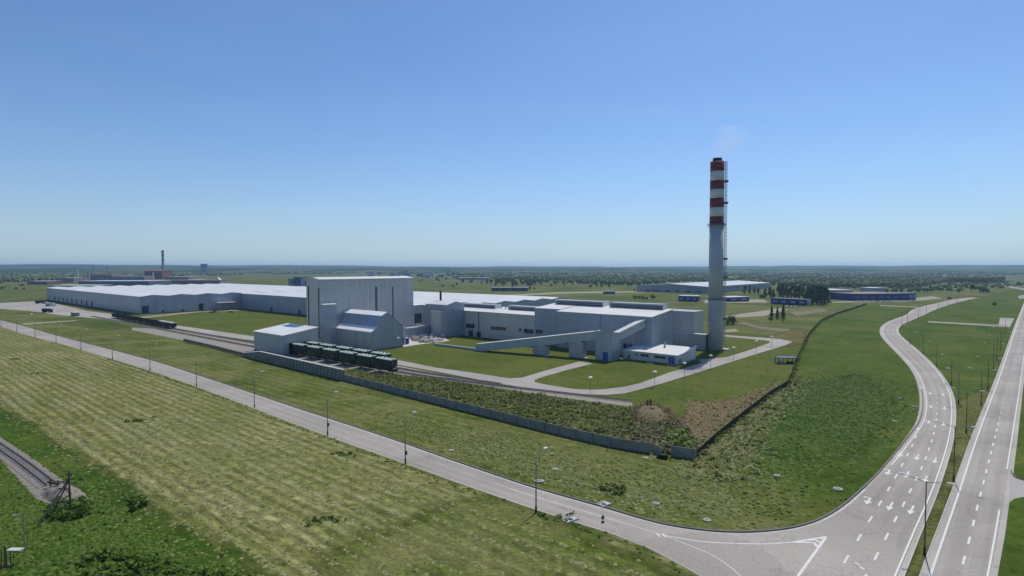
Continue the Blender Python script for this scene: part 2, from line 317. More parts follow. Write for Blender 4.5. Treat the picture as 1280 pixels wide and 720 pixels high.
# ---------------------------------------------------------------- mesh collector and object helpers
class MB:
    def __init__(s, ox=0.0, oy=0.0): s.v = []; s.f = []; s.ox, s.oy = ox, oy; s.uv = None
    def _v(s, p): s.v.append((p[0] - s.ox, p[1] - s.oy, p[2])); return len(s.v) - 1
    def face(s, pts): s.f.append([s._v(p) for p in pts])
    def box(s, x0, x1, y0, y1, z0, z1):
        i = [s._v((x, y, z)) for z in (z0, z1) for x, y in ((x0, y0), (x1, y0), (x1, y1), (x0, y1))]
        s.f += [[i[3], i[2], i[1], i[0]], [i[4], i[5], i[6], i[7]]] + [[i[k], i[(k + 1) % 4], i[(k + 1) % 4 + 4], i[k + 4]] for k in range(4)]
        return s
    def obox(s, c, ex, ey, z0, z1, hx, hy):
        """box turned in plan: centre c, unit axis ex (2D), half sizes"""
        P = [Vector(c) + Vector(ex) * (sx * hx) + Vector((-ex[1], ex[0])) * (sy * hy) for sx, sy in ((-1, -1), (1, -1), (1, 1), (-1, 1))]
        i = [s._v((p.x, p.y, z)) for z in (z0, z1) for p in P]
        s.f += [[i[3], i[2], i[1], i[0]], [i[4], i[5], i[6], i[7]]] + [[i[k], i[(k + 1) % 4], i[(k + 1) % 4 + 4], i[k + 4]] for k in range(4)]
        return s
    def prism_y(s, prof, y0, y1):
        """profile of (x, z) run along y"""
        n = len(prof); a = [s._v((x, y0, z)) for x, z in prof]; b = [s._v((x, y1, z)) for x, z in prof]
        s.f += [a[::1], b[::-1]] + [[a[(k + 1) % n], a[k], b[k], b[(k + 1) % n]] for k in range(n)]
        return s
    def prism_x(s, prof, x0, x1):
        n = len(prof); a = [s._v((x0, y, z)) for y, z in prof]; b = [s._v((x1, y, z)) for y, z in prof]
        s.f += [a[::-1], b] + [[a[k], a[(k + 1) % n], b[(k + 1) % n], b[k]] for k in range(n)]
        return s
    def tube(s, p0, p1, r0, r1=None, n=8, cap=True):
        r1 = r0 if r1 is None else r1; p0, p1 = Vector(p0), Vector(p1); d = (p1 - p0).normalized()
        u = d.cross(Vector((0, 0, 1)) if abs(d.z) < 0.95 else Vector((1, 0, 0))).normalized(); w = d.cross(u)
        a, b = [], []
        for k in range(n):
            t = 2 * math.pi * k / n; e = u * math.cos(t) + w * math.sin(t)
            a.append(s._v(p0 + e * r0)); b.append(s._v(p1 + e * r1))
        s.f += [[a[k], a[(k + 1) % n], b[(k + 1) % n], b[k]] for k in range(n)]
        if cap: s.f += [a[::-1], b]
        return s
    def lathe(s, c, prof, n=24):
        rings = []
        for r, z in prof: rings.append([s._v((c[0] + r * math.cos(2 * math.pi * k / n), c[1] + r * math.sin(2 * math.pi * k / n), z)) for k in range(n)])
        for a, b in zip(rings, rings[1:]): s.f += [[a[k], a[(k + 1) % n], b[(k + 1) % n], b[k]] for k in range(n)]
        s.f += [rings[0][::-1], rings[-1]]
        return s
    def build(s, name, mat, parent=None, smooth=False, kind=None):
        me = bpy.data.meshes.new(name); me.from_pydata(s.v, [], s.f)
        bm = bmesh.new(); bm.from_mesh(me); bmesh.ops.recalc_face_normals(bm, faces=bm.faces); bm.to_mesh(me); bm.free()
        if s.uv:
            ul = me.uv_layers.new(name='UVMap'); vi = [0] * len(me.loops); me.loops.foreach_get('vertex_index', vi)
            ul.data.foreach_set('uv', [c for i in vi for c in s.uv[i]])
        if mat: me.materials.append(mat)
        if smooth: me.polygons.foreach_set('use_smooth', [True] * len(me.polygons))
        o = bpy.data.objects.new(name, me); COL.objects.link(o)
        if parent: o.parent = parent
        if kind: o['kind'] = kind
        return o
def tag(o, label, cat, group=None):
    o['label'] = label; o['category'] = cat
    if group: o['group'] = group
    return o
def thing(name, label, cat, loc, rot=0.0, group=None):
    o = bpy.data.objects.new(name, None); COL.objects.link(o); o.location = loc; o.rotation_euler = (0, 0, rot)
    o.empty_display_size = 0.5
    return tag(o, label, cat, group)
def pthing(name, label, cat, b, a, group=None):
    p = PW(b, a); o = thing(name, label, cat, (p.x, p.y, 0), PROT, group); o['pb'] = b; o['pa'] = a
    return o
def PM(root): return MB(root['pb'], root['pa'])           # mesh in plant coordinates (b, a, z) under a plant thing
def part(root, name, mat, fn, **kw):
    mb = PM(root) if 'pb' in root else MB(); fn(mb); return mb.build(name, mat, root, **kw)
def dup(root, loc, rot=None, label=None):
    r = root.copy(); COL.objects.link(r); r.location = loc
    if rot is not None: r.rotation_euler = (0, 0, rot)
    if label: r['label'] = label
    for ch in list(root.children):
        c = ch.copy(); COL.objects.link(c); c.parent = r
        for q in list(ch.children):
            d = q.copy(); COL.objects.link(d); d.parent = c
    return r
def sheet(name, poly, z, mat, kind='structure', parent=None):
    pts = [Vector((p.x, p.y, 0)) for p in poly]
    tris = tessellate_polygon([pts])
    me = bpy.data.meshes.new(name); me.from_pydata([(p.x, p.y, z) for p in pts], [], [list(t) for t in tris])
    bm = bmesh.new(); bm.from_mesh(me)
    for f in bm.faces:
        if f.normal.z < 0: f.normal_flip()
    bm.to_mesh(me); bm.free(); me.materials.append(mat)
    o = bpy.data.objects.new(name, me); COL.objects.link(o); o['kind'] = kind
    if parent: o.parent = parent; del o['kind']
    return o
def ribbon(name, L, R, z, mat, parent=None, n=None, kind='structure'):
    n = n or max(2, max(len(L), len(R))); L2, R2 = resample(L, n), resample(R, n)
    mb = MB(); mb.uv = []; s = 0
    for i in range(n):
        if i: s += ((L2[i] + R2[i]) / 2 - (L2[i - 1] + R2[i - 1]) / 2).length
        mb._v((L2[i].x, L2[i].y, z)); mb.uv.append((0.0, s)); mb._v((R2[i].x, R2[i].y, z)); mb.uv.append((1.0, s))
    for i in range(n - 1): mb.f.append([2 * i, 2 * i + 1, 2 * i + 3, 2 * i + 2])
    o = mb.build(name, mat, parent)
    if o.data.polygons[0].normal.z < 0: o.data.flip_normals()
    if not parent: o['kind'] = kind
    return o
def strip(name, P, d0, d1, z, mat, parent=None): return ribbon(name, offset(P, d0), offset(P, d1), z, mat, parent)
def raised(name, P, d0, d1, z0, z1, mat, parent=None, kind='structure'):
    L, R = offset(P, d0), offset(P, d1); mb = MB()
    for p, q in zip(L, R):
        for z in (z0, z1):
            mb._v((p.x, p.y, z)); mb._v((q.x, q.y, z))
    for i in range(len(L) - 1):
        a, b = 4 * i, 4 * i + 4
        mb.f += [[a + 2, a + 3, b + 3, b + 2], [a, a + 2, b + 2, b], [a + 3, a + 1, b + 1, b + 3]]
    o = mb.build(name, mat, parent)
    if not parent: o['kind'] = kind
    return o
def np_mesh(name, V, Fc, mat, tint=None, parent=None, kind=None, nper=3):
    me = bpy.data.meshes.new(name); nv, nf = len(V), len(Fc)
    me.vertices.add(nv); me.vertices.foreach_set('co', V.astype(np.float32).ravel())
    me.loops.add(nf * nper); me.loops.foreach_set('vertex_index', Fc.astype(np.int32).ravel())
    me.polygons.add(nf); me.polygons.foreach_set('loop_start', np.arange(0, nf * nper, nper, dtype=np.int32))
    me.update(calc_edges=True)
    if tint is not None:
        at = me.attributes.new('tint', 'FLOAT', 'POINT'); at.data.foreach_set('value', tint.astype(np.float32))
    me.materials.append(mat)
    o = bpy.data.objects.new(name, me); COL.objects.link(o)
    if parent: o.parent = parent
    if kind: o['kind'] = kind
    return o
def in_poly(P, poly):
    x, y = P[:, 0], P[:, 1]; c = np.zeros(len(P), bool); n = len(poly); j = n - 1
    for i in range(n):
        xi, yi, xj, yj = poly[i][0], poly[i][1], poly[j][0], poly[j][1]
        if yi != yj: c ^= ((yi > y) != (yj > y)) & (x < (xj - xi) * (y - yi) / (yj - yi) + xi)
        j = i
    return c
def scatter_pts(poly, n):
    q = np.array([[p.x, p.y] for p in poly]); lo, hi = q.min(0), q.max(0); out = np.zeros((0, 2))
    while len(out) < n:
        c = lo + nr.random((n * 2, 2)) * (hi - lo); out = np.vstack([out, c[in_poly(c, q)]])
    return out[:n]
def clumps(name, pts, size, hgt, leaves, leafsize, mat, spread=0.5, tilt=0.75):
    """leafy clumps: each point gets leaf triangles spread through a low mound, leaves turned mostly to the sky"""
    n = len(pts); s = np.broadcast_to(size, (n,)) if np.ndim(size) else np.full(n, size)
    k = leaves; N = n * k
    sc = np.repeat(s, k); base = np.repeat(pts, k, 0)
    r = np.sqrt(nr.random(N)) * spread; th = nr.random(N) * 2 * np.pi
    hmax = np.clip(1 - (r / spread) ** 2 * 0.75, 0.1, 1)
    C = np.stack([base[:, 0] + r * np.cos(th) * sc, base[:, 1] + r * np.sin(th) * sc, (0.25 + 0.75 * nr.random(N)) * hmax * hgt * sc], 1)
    up = nr.normal(size=(N, 3)) * tilt; up[:, 2] = 1.0 + 0.3 * up[:, 2]; up /= np.linalg.norm(up, axis=1)[:, None]
    d1 = np.cross(up, nr.normal(size=(N, 3))); d1 /= np.linalg.norm(d1, axis=1)[:, None] + 1e-9
    d2 = np.cross(up, d1)
    ls = leafsize * sc * (0.6 + 0.8 * nr.random(N))
    V = np.empty((N, 3, 3)); V[:, 0] = C - d1 * ls[:, None] * 0.7 - d2 * ls[:, None] * 0.5; V[:, 1] = C + d1 * ls[:, None] * 0.7 - d2 * ls[:, None] * 0.4; V[:, 2] = C + d2 * ls[:, None] * 0.9
    V[:, :, 2] = np.maximum(V[:, :, 2], 0.03)
    tint = np.repeat(np.clip(np.repeat(nr.random(n), k) * 0.6 + nr.random(N) * 0.4, 0, 1), 3)
    return np_mesh(name, V.reshape(-1, 3), np.arange(N * 3).reshape(-1, 3), mat, tint, kind='stuff')
def tussocks(name, pts, w, h, mat, jitter=0.0):
    """low uneven domes of long grass"""
    if jitter: pts = pts + nr.normal(size=pts.shape) * jitter
    for q in KEEP_OUT: pts = pts[~in_poly(pts, q)]
    n = len(pts); m = 7
    w = w * (0.5 + nr.random(n)); h = h * (0.4 + 1.2 * nr.random(n)); th = np.arange(m) * 2 * np.pi / m
    V = np.empty((n, 2 * m + 1, 3)); j1 = 0.65 + 0.7 * nr.random((n, m)); j2 = 0.45 + 0.3 * nr.random((n, m))
    V[:, :m, 0] = pts[:, :1] + w[:, None] * j1 * np.cos(th); V[:, :m, 1] = pts[:, 1:] + w[:, None] * j1 * np.sin(th); V[:, :m, 2] = 0.0
    V[:, m:2 * m, 0] = pts[:, :1] + w[:, None] * j2 * np.cos(th + .3); V[:, m:2 * m, 1] = pts[:, 1:] + w[:, None] * j2 * np.sin(th + .3); V[:, m:2 * m, 2] = h[:, None] * (0.5 + 0.5 * nr.random((n, m)))
    V[:, 2 * m, :2] = pts + (nr.random((n, 2)) - 0.5) * 0.4 * w[:, None]; V[:, 2 * m, 2] = h
    k = np.arange(m); k2 = (k + 1) % m
    f = np.vstack([np.stack([k, k2, k2 + m], 1), np.stack([k, k2 + m, k + m], 1), np.stack([k + m, k2 + m, np.full(m, 2 * m)], 1)])
    Fc = (f[None] + (np.arange(n) * (2 * m + 1))[:, None, None]).reshape(-1, 3)
    tint = np.clip(np.repeat(nr.random(n), 2 * m + 1) * 0.75 + nr.random(n * (2 * m + 1)) * 0.25, 0, 1)
    o = np_mesh(name, V.reshape(-1, 3), Fc, mat, tint, kind='stuff'); o.data.polygons.foreach_set('use_smooth', [True] * len(o.data.polygons)); return o

def soft_sheet(name, poly, fade, z, mat, step=2.5, amp=0.7, nscale=0.12, lim=(-260, 420, 40, 520)):
    """ground cover that thins out raggedly into what lies under it"""
    q = np.array([[v.x, v.y] for v in poly]); lo, hi = q.min(0) - fade * 2, q.max(0) + fade * 2
    lo = np.maximum(lo, [lim[0], lim[2]]); hi = np.minimum(hi, [lim[1], lim[3]])
    xs = np.arange(lo[0], hi[0] + step, step); ys = np.arange(lo[1], hi[1] + step, step); X, Y = np.meshgrid(xs, ys); P = np.stack([X.ravel(), Y.ravel()], 1)
    d = np.full(len(P), 1e9)
    for k in range(len(q)):
        a, b = q[k], q[(k + 1) % len(q)]; ab = b - a; t = np.clip(((P - a) @ ab) / (ab @ ab + 1e-9), 0, 1); d = np.minimum(d, np.hypot(*(P - a - t[:, None] * ab).T))
    sd = np.where(in_poly(P, q), d, -d); cov = np.clip(0.5 + sd / (2 * fade), 0, 1)
    nx, ny = len(xs), len(ys); i = (np.arange(ny - 1)[:, None] * nx + np.arange(nx - 1)[None]).ravel(); Fc = np.stack([i, i + 1, i + 1 + nx, i + nx], 1)
    Fc = Fc[(cov[Fc] > 0.02).any(1)]; used = np.unique(Fc); rm = np.zeros(len(P), int); rm[used] = np.arange(len(used))
    V = np.column_stack([P[used], np.full(len(used), z)])
    m = mat.copy(); n = m.node_tree.nodes; l = m.node_tree.links
    at = n.new('ShaderNodeAttribute'); at.attribute_name = 'tint'
    f = noise(n, l, geo_pos(n), nscale, 5, 0.62, 0.3); k = n.new('ShaderNodeMath'); k.operation = 'MULTIPLY_ADD'; l.new(f, k.inputs[0]); k.inputs[1].default_value = amp; l.new(at.outputs['Fac'], k.inputs[2])
    a = ramp(n, l, k.outputs[0], [(0.5 + amp * 0.5 - 0.14, 0.0), (min(0.99, 0.5 + amp * 0.5 + 0.14), 1.0)])
    tb = n.new('ShaderNodeBsdfTransparent'); ms = n.new('ShaderNodeMixShader'); l.new(a, ms.inputs[0]); l.new(tb.outputs[0], ms.inputs[1]); l.new(n['Principled BSDF'].outputs[0], ms.inputs[2]); l.new(ms.outputs[0], n['Material Output'].inputs[0])
    return np_mesh(name, V, rm[Fc], m, cov[used], kind='structure', nper=4)

# ================================================================ THE SETTING
# ground sheet out to the horizon
mb = MB(); xs = [-13000, -6000, -2500, -900, 0, 900, 2500, 6000, 13000]; ys = [-3000, -600, 0, 300, 700, 1500, 3000, 6000, 9000, 13000]
for y in ys:
    for x in xs: mb._v((x, y, 0))
for j in range(len(ys) - 1):
    for i in range(len(xs) - 1): k = j * len(xs) + i; mb.f.append([k, k + 1, k + 1 + len(xs), k + len(xs)])
o = mb.build('ground', M['ground']); o['kind'] = 'structure'

def hills(name, R0, R1, hfun, az0, az1, n=160, rows=7):
    mb = MB()
    for i in range(n + 1):
        az = math.radians(az0 + (az1 - az0) * i / n); h = hfun(math.degrees(az))
        for j in range(rows):
            t = j / (rows - 1); R = R0 + (R1 - R0) * t
            z = h * math.sin(min(1, t * 1.25) * math.pi / 2) ** 1.5 - 0.5 * (j == 0)
            mb._v((R * math.sin(az), R * math.cos(az), z))
    for i in range(n):
        for j in range(rows - 1): k = i * rows + j; mb.f.append([k, k + 1, k + 1 + rows, k + rows])
    o = mb.build(name, M['hills'], smooth=True)
    if o.data.polygons[0].normal.z < 0: o.data.flip_normals()
    o['kind'] = 'structure'; return o
def wob(a, s): return math.sin(a * 0.31 + s) * 0.5 + math.sin(a * 0.83 + 2 * s) * 0.3 + math.sin(a * 2.1 + 3 * s) * 0.14 + math.sin(a * 5.3 + s) * 0.06
hills('hills', 8600, 11500, lambda a: 74 + 20 * max(0, min(1, (-a - 8) / 14)) + 10 * wob(a, 1.0) + (12 if a > 25 else 0), -75, 75)
hills('hills', 5200, 7400, lambda a: 34 + 10 * max(0, min(1, (-a + 18) / 20)) + 9 * wob(a, 4.2) + (6 if 2 < a < 12 else 0), -70, 70)

# ---- traced edges (photo survey points), far-left to junction and up the bypass
RL = [(-60, 392), (0, 407.8), (21, 414.7), (43.8, 421.4), (70.3, 428), (101.6, 437), (140.6, 448.7), (186.5, 462.7), (245, 482.5), (317.8, 510), (408.9, 544.4), (506.7, 579), (588, 608), (668.9, 636), (717.8, 651.5), (753.3, 662.5), (793.8, 676), (837.5, 697.5), (878, 720), (925, 750), (985, 800)]
RU = [(-60, 386), (0, 400.3), (26, 406.8), (62.5, 417.3), (101.6, 427.9), (143.8, 438.6), (200, 453.8), (245, 468.5), (308.8, 489.6), (373.3, 511.3), (408.9, 522.8), (488.9, 548.9), (560, 574), (628.9, 597.6), (670, 611), (751, 634), (818.8, 653.8), (865.6, 662.2), (900, 665.6), (935, 666.4), (970, 664), (998.5, 659.4), (1026.6, 650.2), (1054.7, 633.4), (1080, 611), (1102, 589), (1124.4, 562.2), (1144.4, 536.5), (1151, 526), (1154.6, 511), (1154.6, 496), (1151, 480), (1144.4, 465.6), (1133.3, 451.5), (1113.3, 431.5), (1104.4, 421.5), (1101.8, 413.6), (1104.4, 407.4), (1114, 401.2), (1133.3, 394.3), (1140, 388.5), (1150, 384.5), (1170, 379.6), (1190, 375), (1204, 372.8), (1216, 371.8)]
SR = [(1224, 372.4), (1215.3, 373.6), (1191.4, 379.2), (1170.3, 386), (1156.3, 392.2), (1140, 399.5), (1126.7, 405.4), (1121.4, 411.5), (1124.5, 420), (1146.7, 439), (1169, 461), (1182, 480), (1188.6, 496), (1190.4, 512), (1190, 524.4), (1186.7, 548.9), (1177.8, 580), (1163.8, 619), (1145, 661.3), (1120.6, 719.4), (1104, 757), (1086, 800)]
SRo = [(1155, 639), (1168.4, 620), (1145, 678), (1129, 719.4), (1096, 800)]
HL = [(1086, 800) , (1132, 800), (1161, 719), (1163.8, 710), (1195.6, 620), (1220, 546.7), (1245.6, 480), (1259, 441), (1271, 405), (1283, 374), (1290, 358)]
rl, ru, sr = trace(RL), trace(RU), trace(SR)
junction_i = min(range(len(ru)), key=lambda i: (ru[i] - g(1080, 611)).length)

# big grass areas, each a thin sheet over the ground
frame_bl = [g(-420, 800), g(985, 800)]
field_poly = rl[:-1] + [g(985, 800), g(-700, 800), g(-900, 560), g(-420, 440)]
sheet('hay_field', field_poly, 0.004, M['hay'])
lush_edge = [(-300, 490), (-60, 497), (0, 510), (50, 540), (91.7, 570), (139, 593), (172, 617), (211, 648), (246, 670), (350, 722), (430, 800)]
_le = resample(trace(lush_edge, 5), 150)
lush_poly = _le + [g(-700, 800), g(-800, 560)]
soft_sheet('green_verge', [g(*q) for q in ((520, 640), (600, 618), (700, 655), (800, 690), (860, 722), (930, 790), (380, 790), (420, 700))], 14.0, 0.007, M['verge'], 3.0, 0.8, 0.07)
soft_sheet('rough_meadow', lush_poly, 7.0, 0.008, M['lush'])
fence_px = [(205, 420), (230, 427), (270, 436.5), (303.8, 445.5), (350, 456.5), (402.5, 469.5), (430, 476), (480, 488.5), (558, 508.5), (620, 524), (680, 539.2), (730, 551), (777, 561.6), (826, 568.5), (868, 574.7)]
fence_w = [g(*p) for p in fence_px]
side_px = [(872, 572), (892, 553), (912, 536), (938, 515), (962, 496), (985, 482), (992, 466), (1000, 443), (1012, 418), (1027, 402), (1045, 393.5), (1062, 388), (1083, 381)]
side_w = [g(*p) for p in side_px]
ju = ru[:junction_i + 1]
verge_poly = [p for p in ju] + [g(1030, 585), g(960, 570)] + fence_w[::-1] + [g(120, 412), g(60, 402), g(-60, 382)]
sheet('verge', verge_poly, 0.004, M['verge'])
right_poly = side_w + [g(1125, 383.5)] + [p for p in ru[junction_i - 14:]][::-1][18:] + [g(960, 570)]
right_poly = side_w + [g(1120, 383)] + ru[junction_i - 16: len(ru) - 24][::-1] + [g(930, 640), g(900, 600)]
sheet('green_field', right_poly, 0.008, M['field'])
hl = trace(HL[1:], 6)
med_poly = sr[::-1][0:0] + sr + [g(1132, 800)] + hl + [g(1262, 362)]
sheet('median_meadow', med_poly, 0.004, M['field'])
soft_sheet('median_grass', [g(1168, 619), g(1190, 560), g(1192, 515), g(1200, 500), g(1243, 480), g(1188, 620), g(1125, 800), g(1092, 800)], 4.0, 0.008, M['median'])
HRo = [(1232, 800), (1249, 719.4), (1262, 624), (1269, 575.6), (1279.5, 480), (1290, 400), (1298, 366)]
hro = trace(HRo, 6)
sheet('right_field', hro + [g(1500, 360), g(1900, 420), g(1900, 800)], 0.004, M['field'])
# plant lawns inside the fence
plant_poly = [g(230, 427)] + fence_w[2:] + side_w[1:8] + [g(1002, 432), g(985, 421), g(900, 414), g(700, 400), g(520, 398), g(330, 384), g(180, 394), g(110, 389), g(140, 402)]
sheet('plant_lawn', plant_poly, 0.006, M['lawn'])
rough_poly = [g(*p) for p in ((800, 508), (838, 512), (850, 530), (866, 500), (900, 502), (940, 493), (985, 476), (986, 482), (962, 497), (912, 537), (872, 573), (800, 562), (760, 552))]
soft_sheet('dry_weed_patch', rough_poly, 3.5, 0.012, M['dryweed'], 1.5)
outer_poly = [g(*p) for p in ((868, 577), (892, 555), (938, 517), (985, 484), (1003, 470), (985, 497), (945, 530), (938, 570), (905, 600), (870, 585))]
soft_sheet('weed_bank', outer_poly, 4.5, 0.014, M['rough'], 1.5)
soft_sheet('dark_grass', [g(*q) for q in ((985, 505), (1015, 478), (1072, 468), (1110, 490), (1108, 530), (1055, 572), (985, 575), (950, 560))], 9.0, 0.013, M['lush'], 2.5)
# back lands: soil and track patches beyond the plant
for nm, pts, mt in (('dirt_patch', [(900, 396), (935, 391), (975, 385), (985, 387), (955, 395), (915, 397)], 'sand'),
                    ('dirt_patch', [(925, 401), (950, 408), (985, 411), (995, 414), (1000, 425), (990, 425), (980, 415), (950, 411), (923, 404)], 'soil'),
                    ('dirt_patch', [(950, 424), (995, 411), (1008, 412), (1004, 430), (985, 433)], 'rough'),
                    ('dirt_patch', [(985, 390), (1030, 386), (1036, 389), (995, 395)], 'soil'),
                    ('dirt_patch', [(895, 413), (920, 411), (925, 414), (900, 416)], 'sand'),
                    ('dirt_patch', [(880, 375), (955, 374), (960, 378), (880, 379)], 'sand'),
                    ('far_track', [(560, 372), (700, 365), (820, 363.5), (820, 365), (700, 367), (575, 374)], 'sand'),
                    ('far_track', [(1148, 372), (1165, 370), (1178, 373), (1140, 376.5), (1040, 378.5), (1040, 377.3)], 'sand'),
                    ('far_track', [(1100, 381.2), (1158, 384), (1158, 385), (1100, 382.2)], 'sand'),
                    ('far_track', [(1160, 401.2), (1260, 406.7), (1262, 409), (1160, 403)], 'ballast_light'),
                    ('far_yard', [(1250, 397), (1268, 398), (1262, 409), (1248, 407)], 'plant_road'),
                    ('far_road', [(1250, 357.2), (1283, 363.5), (1283, 361), (1256, 356.2)], 'ballast_light'),
                    ('far_road', [(1272, 370), (1290, 366), (1290, 373), (1274, 373.5)], 'ballast_light')):
    (soft_sheet(nm, [g(*p) for p in pts], 5.0, 0.010 + 0.005 * rng.random(), M[mt], 3.0, 0.7, 0.06, (-400, 900, 40, 1200)) if nm == 'dirt_patch' else sheet(nm, [g(*p) for p in pts], 0.012 + 0.004 * rng.random(), M[mt]))

# paved surfaces
road_poly = rl + [g(1086, 800)] + sr[::-1] + ru[::-1]
road = sheet('road', road_poly, 0.020, M['asphalt'])
ribbon('road', ru[junction_i:len(ru) - 6], sr[::-1][14:-6], 0.024, M['asphalt_lane'], road, 150)
k_end = min(range(len(rl)), key=lambda i: (rl[i] - g(775, 669)).length); k_end2 = min(range(len(ru)), key=lambda i: (ru[i] - g(800, 648)).length)
ribbon('road', ru[:k_end2], rl[:k_end], 0.024, M['asphalt_lane'], road, 120)
# raised kerb with its gutter along the far side of the access road and round the bend
kerb_path = ru[4:junction_i + 40]
raised('kerb', kerb_path, -0.10, -0.42, 0.0, 0.26, M['kerb'])
strip('gutter', kerb_path, 0.0, 0.45, 0.028, M['concrete_light'])
strip('road_edge', rl, -0.05, 0.35, 0.028, M['shoulder'])
up = ru[junction_i:]
_o = offset(up, 1.0); _w = [1.1 * min(1, i / 26) for i in range(len(up))]
ribbon('shoulder', [up[i] - (_o[i] - up[i]) * _w[i] for i in range(len(up))], offset(up, 0.55), 0.0285, M['shoulder'])
raised('kerb', up[30:], -1.1, -1.35, 0.0, 0.18, M['kerb'])
strip('shoulder', sr, -0.78, -0.10, 0.030, M['shoulder'])
raised('kerb', sr, -0.78, -0.95, 0.0, 0.14, M['concrete_light'])
# highway
highway = ribbon('highway', hl, resample(trace([(1222, 800), (1238.8, 719.4), (1254.7, 623.8), (1264.4, 568.9), (1276.7, 480), (1287, 400), (1295, 366)], 6), 60), 0.020, M['asphalt_two'])
hr = trace([(1222, 800), (1238.8, 719.4), (1254.7, 623.8), (1264.4, 568.9), (1276.7, 480), (1287, 400), (1295, 366)], 6)
strip('shoulder', hl, -0.85, 0.0, 0.0245, M['shoulder'])
raised('kerb', hl, -0.85, -1.0, 0.0, 0.14, M['concrete_light'])
ribbon('shoulder', hr, hro, 0.0245, M['shoulder'])
sheet('driveway', [g(*p) for p in ((1261, 590), (1264, 594), (1270, 598), (1281, 601.5), (1330, 606), (1330, 618), (1281, 621), (1268, 623.5), (1262, 628))], 0.034, M['plant_road'])
raised('kerb', [g(1330, 605.5), g(1281, 601), g(1270, 597.5), g(1264, 592.5), g(1263, 588)], 0, 0.25, 0, 0.2, M['kerb'])

# road paint: every dash and arrow is a piece of its own on the road
def dash(p, t, L=3.2, w=0.16, parent=road, mat='paint', z=0.030):
    mb = MB(); mb.obox((p.x, p.y), (t.x, t.y), None, z - 0.001, z + 0.003, L / 2, w)
    return mb.build('dash_marking', M[mat], parent)
S1 = trace([(1048, 716), (1050.7, 711), (1070.6, 677.8), (1088.2, 648.7), (1102.8, 624.6), (1115.6, 603.3), (1126, 584.4), (1138.9, 560), (1144.4, 546.7), (1148.4, 533.3)], 8)
S2 = trace([(1068, 746), (1083.7, 717.5), (1100.6, 685.6), (1116, 655.6), (1129.5, 630.3), (1140.7, 607.8), (1150.2, 588.9), (1157.8, 571.6), (1162.9, 557), (1166.7, 544.4), (1169.3, 531), (1171, 520), (1171.3, 509.6), (1171.3, 500.7), (1170, 492), (1167.8, 482), (1160, 468), (1150, 456), (1139, 444), (1127, 432), (1116, 421), (1111.5, 413)], 8)
H1 = trace([(1184, 780), (1205, 699.7), (1213.5, 667.8), (1220, 640.6), (1231, 597), (1244, 545), (1255, 500), (1260, 483), (1271, 435), (1284, 380), (1290, 362)], 8)
for P, ph, L, step, s1, par in ((S1, 5.2, 3.2, 9.4, 400, road), (S2, 6.0, 3.2, 8.8, 230, road), (H1, 4, 3.4, 8.7, 300, highway)):
    s = ph; tot = min(length(P), s1)
    while s < tot: p, t = at_len(P, s); dash(p, t, L, 0.16 if s < 120 else 0.13, par, 'paint' if s < 130 else 'paint_worn', 0.034); s += step
def line(P, w, parent, mat='paint', z=0.033): return strip('edge_line', P, -w / 2, w / 2, z, M[mat], parent)
line(offset(up[8:len(up) - 20], 0.75), 0.24, road, 'paint', 0.0335)
line(offset(sr[18:], 0.12), 0.30, road, 'paint', 0.0365)
line(offset(hl, 0.2), 0.32, highway, 'paint', 0.031)
hrr = hr[::-1]
kdr = [i for i, p in enumerate(hr) if not (g(1256, 640).y < p.y < g(1262, 588).y)]
cut0 = max(i for i, p in enumerate(hr) if p.y <= g(1256, 636).y); cut1 = min(i for i, p in enumerate(hr) if p.y >= g(1262, 588).y)
line(offset(hr[:cut0 + 1], -0.35), 0.26, highway, 'paint', 0.031); line(offset(hr[cut1:], -0.35), 0.26, highway, 'paint', 0.031)
cl = trace([(300, 494.5), (409, 533), (507, 563), (560, 583.5), (631, 608.4), (668.8, 621), (753, 646), (818.8, 666), (865.6, 683.4), (897, 697.5), (925, 719.4), (950, 745)], 6)
kx = min(range(len(cl)), key=lambda i: (cl[i] - g(640, 611)).length)
line(cl[kx:], 0.15, road, 'paint')
s = 2
while s < length(cl[:kx]): p, t = at_len(cl[:kx], s); dash(p, t, 4.0, 0.09, road, 'paint_worn', 0.034); s += 9.5
line(trace([(831, 669.4), (875, 677), (928, 679.8), (960, 680), (991, 678)], 6), 0.24, road, 'paint', 0.034)
line([g(997.7, 720), g(980, 748)], 0.30, road, 'paint', 0.034)
def poly_line(pts, w, z=0.034):
    P = [g(*p) for p in pts]; return strip('chevron_marking', P, -w / 2, w / 2, z, M['paint'], road)
poly_line([(997.7, 720), (1032.5, 671.5)], 0.42); poly_line([(991, 678), (1009.7, 674.8), (1032.5, 671.2)], 0.40, 0.038)
poly_line([(994, 678), (1012, 677.9), (1017, 678.4), (1023, 684.5)], 0.5, 0.039); poly_line([(1009, 675.4), (1021, 675), (1027, 679)], 0.45, 0.040); poly_line([(1022, 672.9), (1026, 672.8), (1029.5, 675)], 0.4, 0.041)
poly_line([(1068.5, 703), (1074.5, 706.8)], 0.3, 0.036); poly_line([(1075, 708.5), (1080.5, 712)], 0.3, 0.036)
poly_line([(820.5, 666.3), (825, 671.5)], 0.25, 0.037); poly_line([(828, 667), (832, 671.8)], 0.25, 0.037)
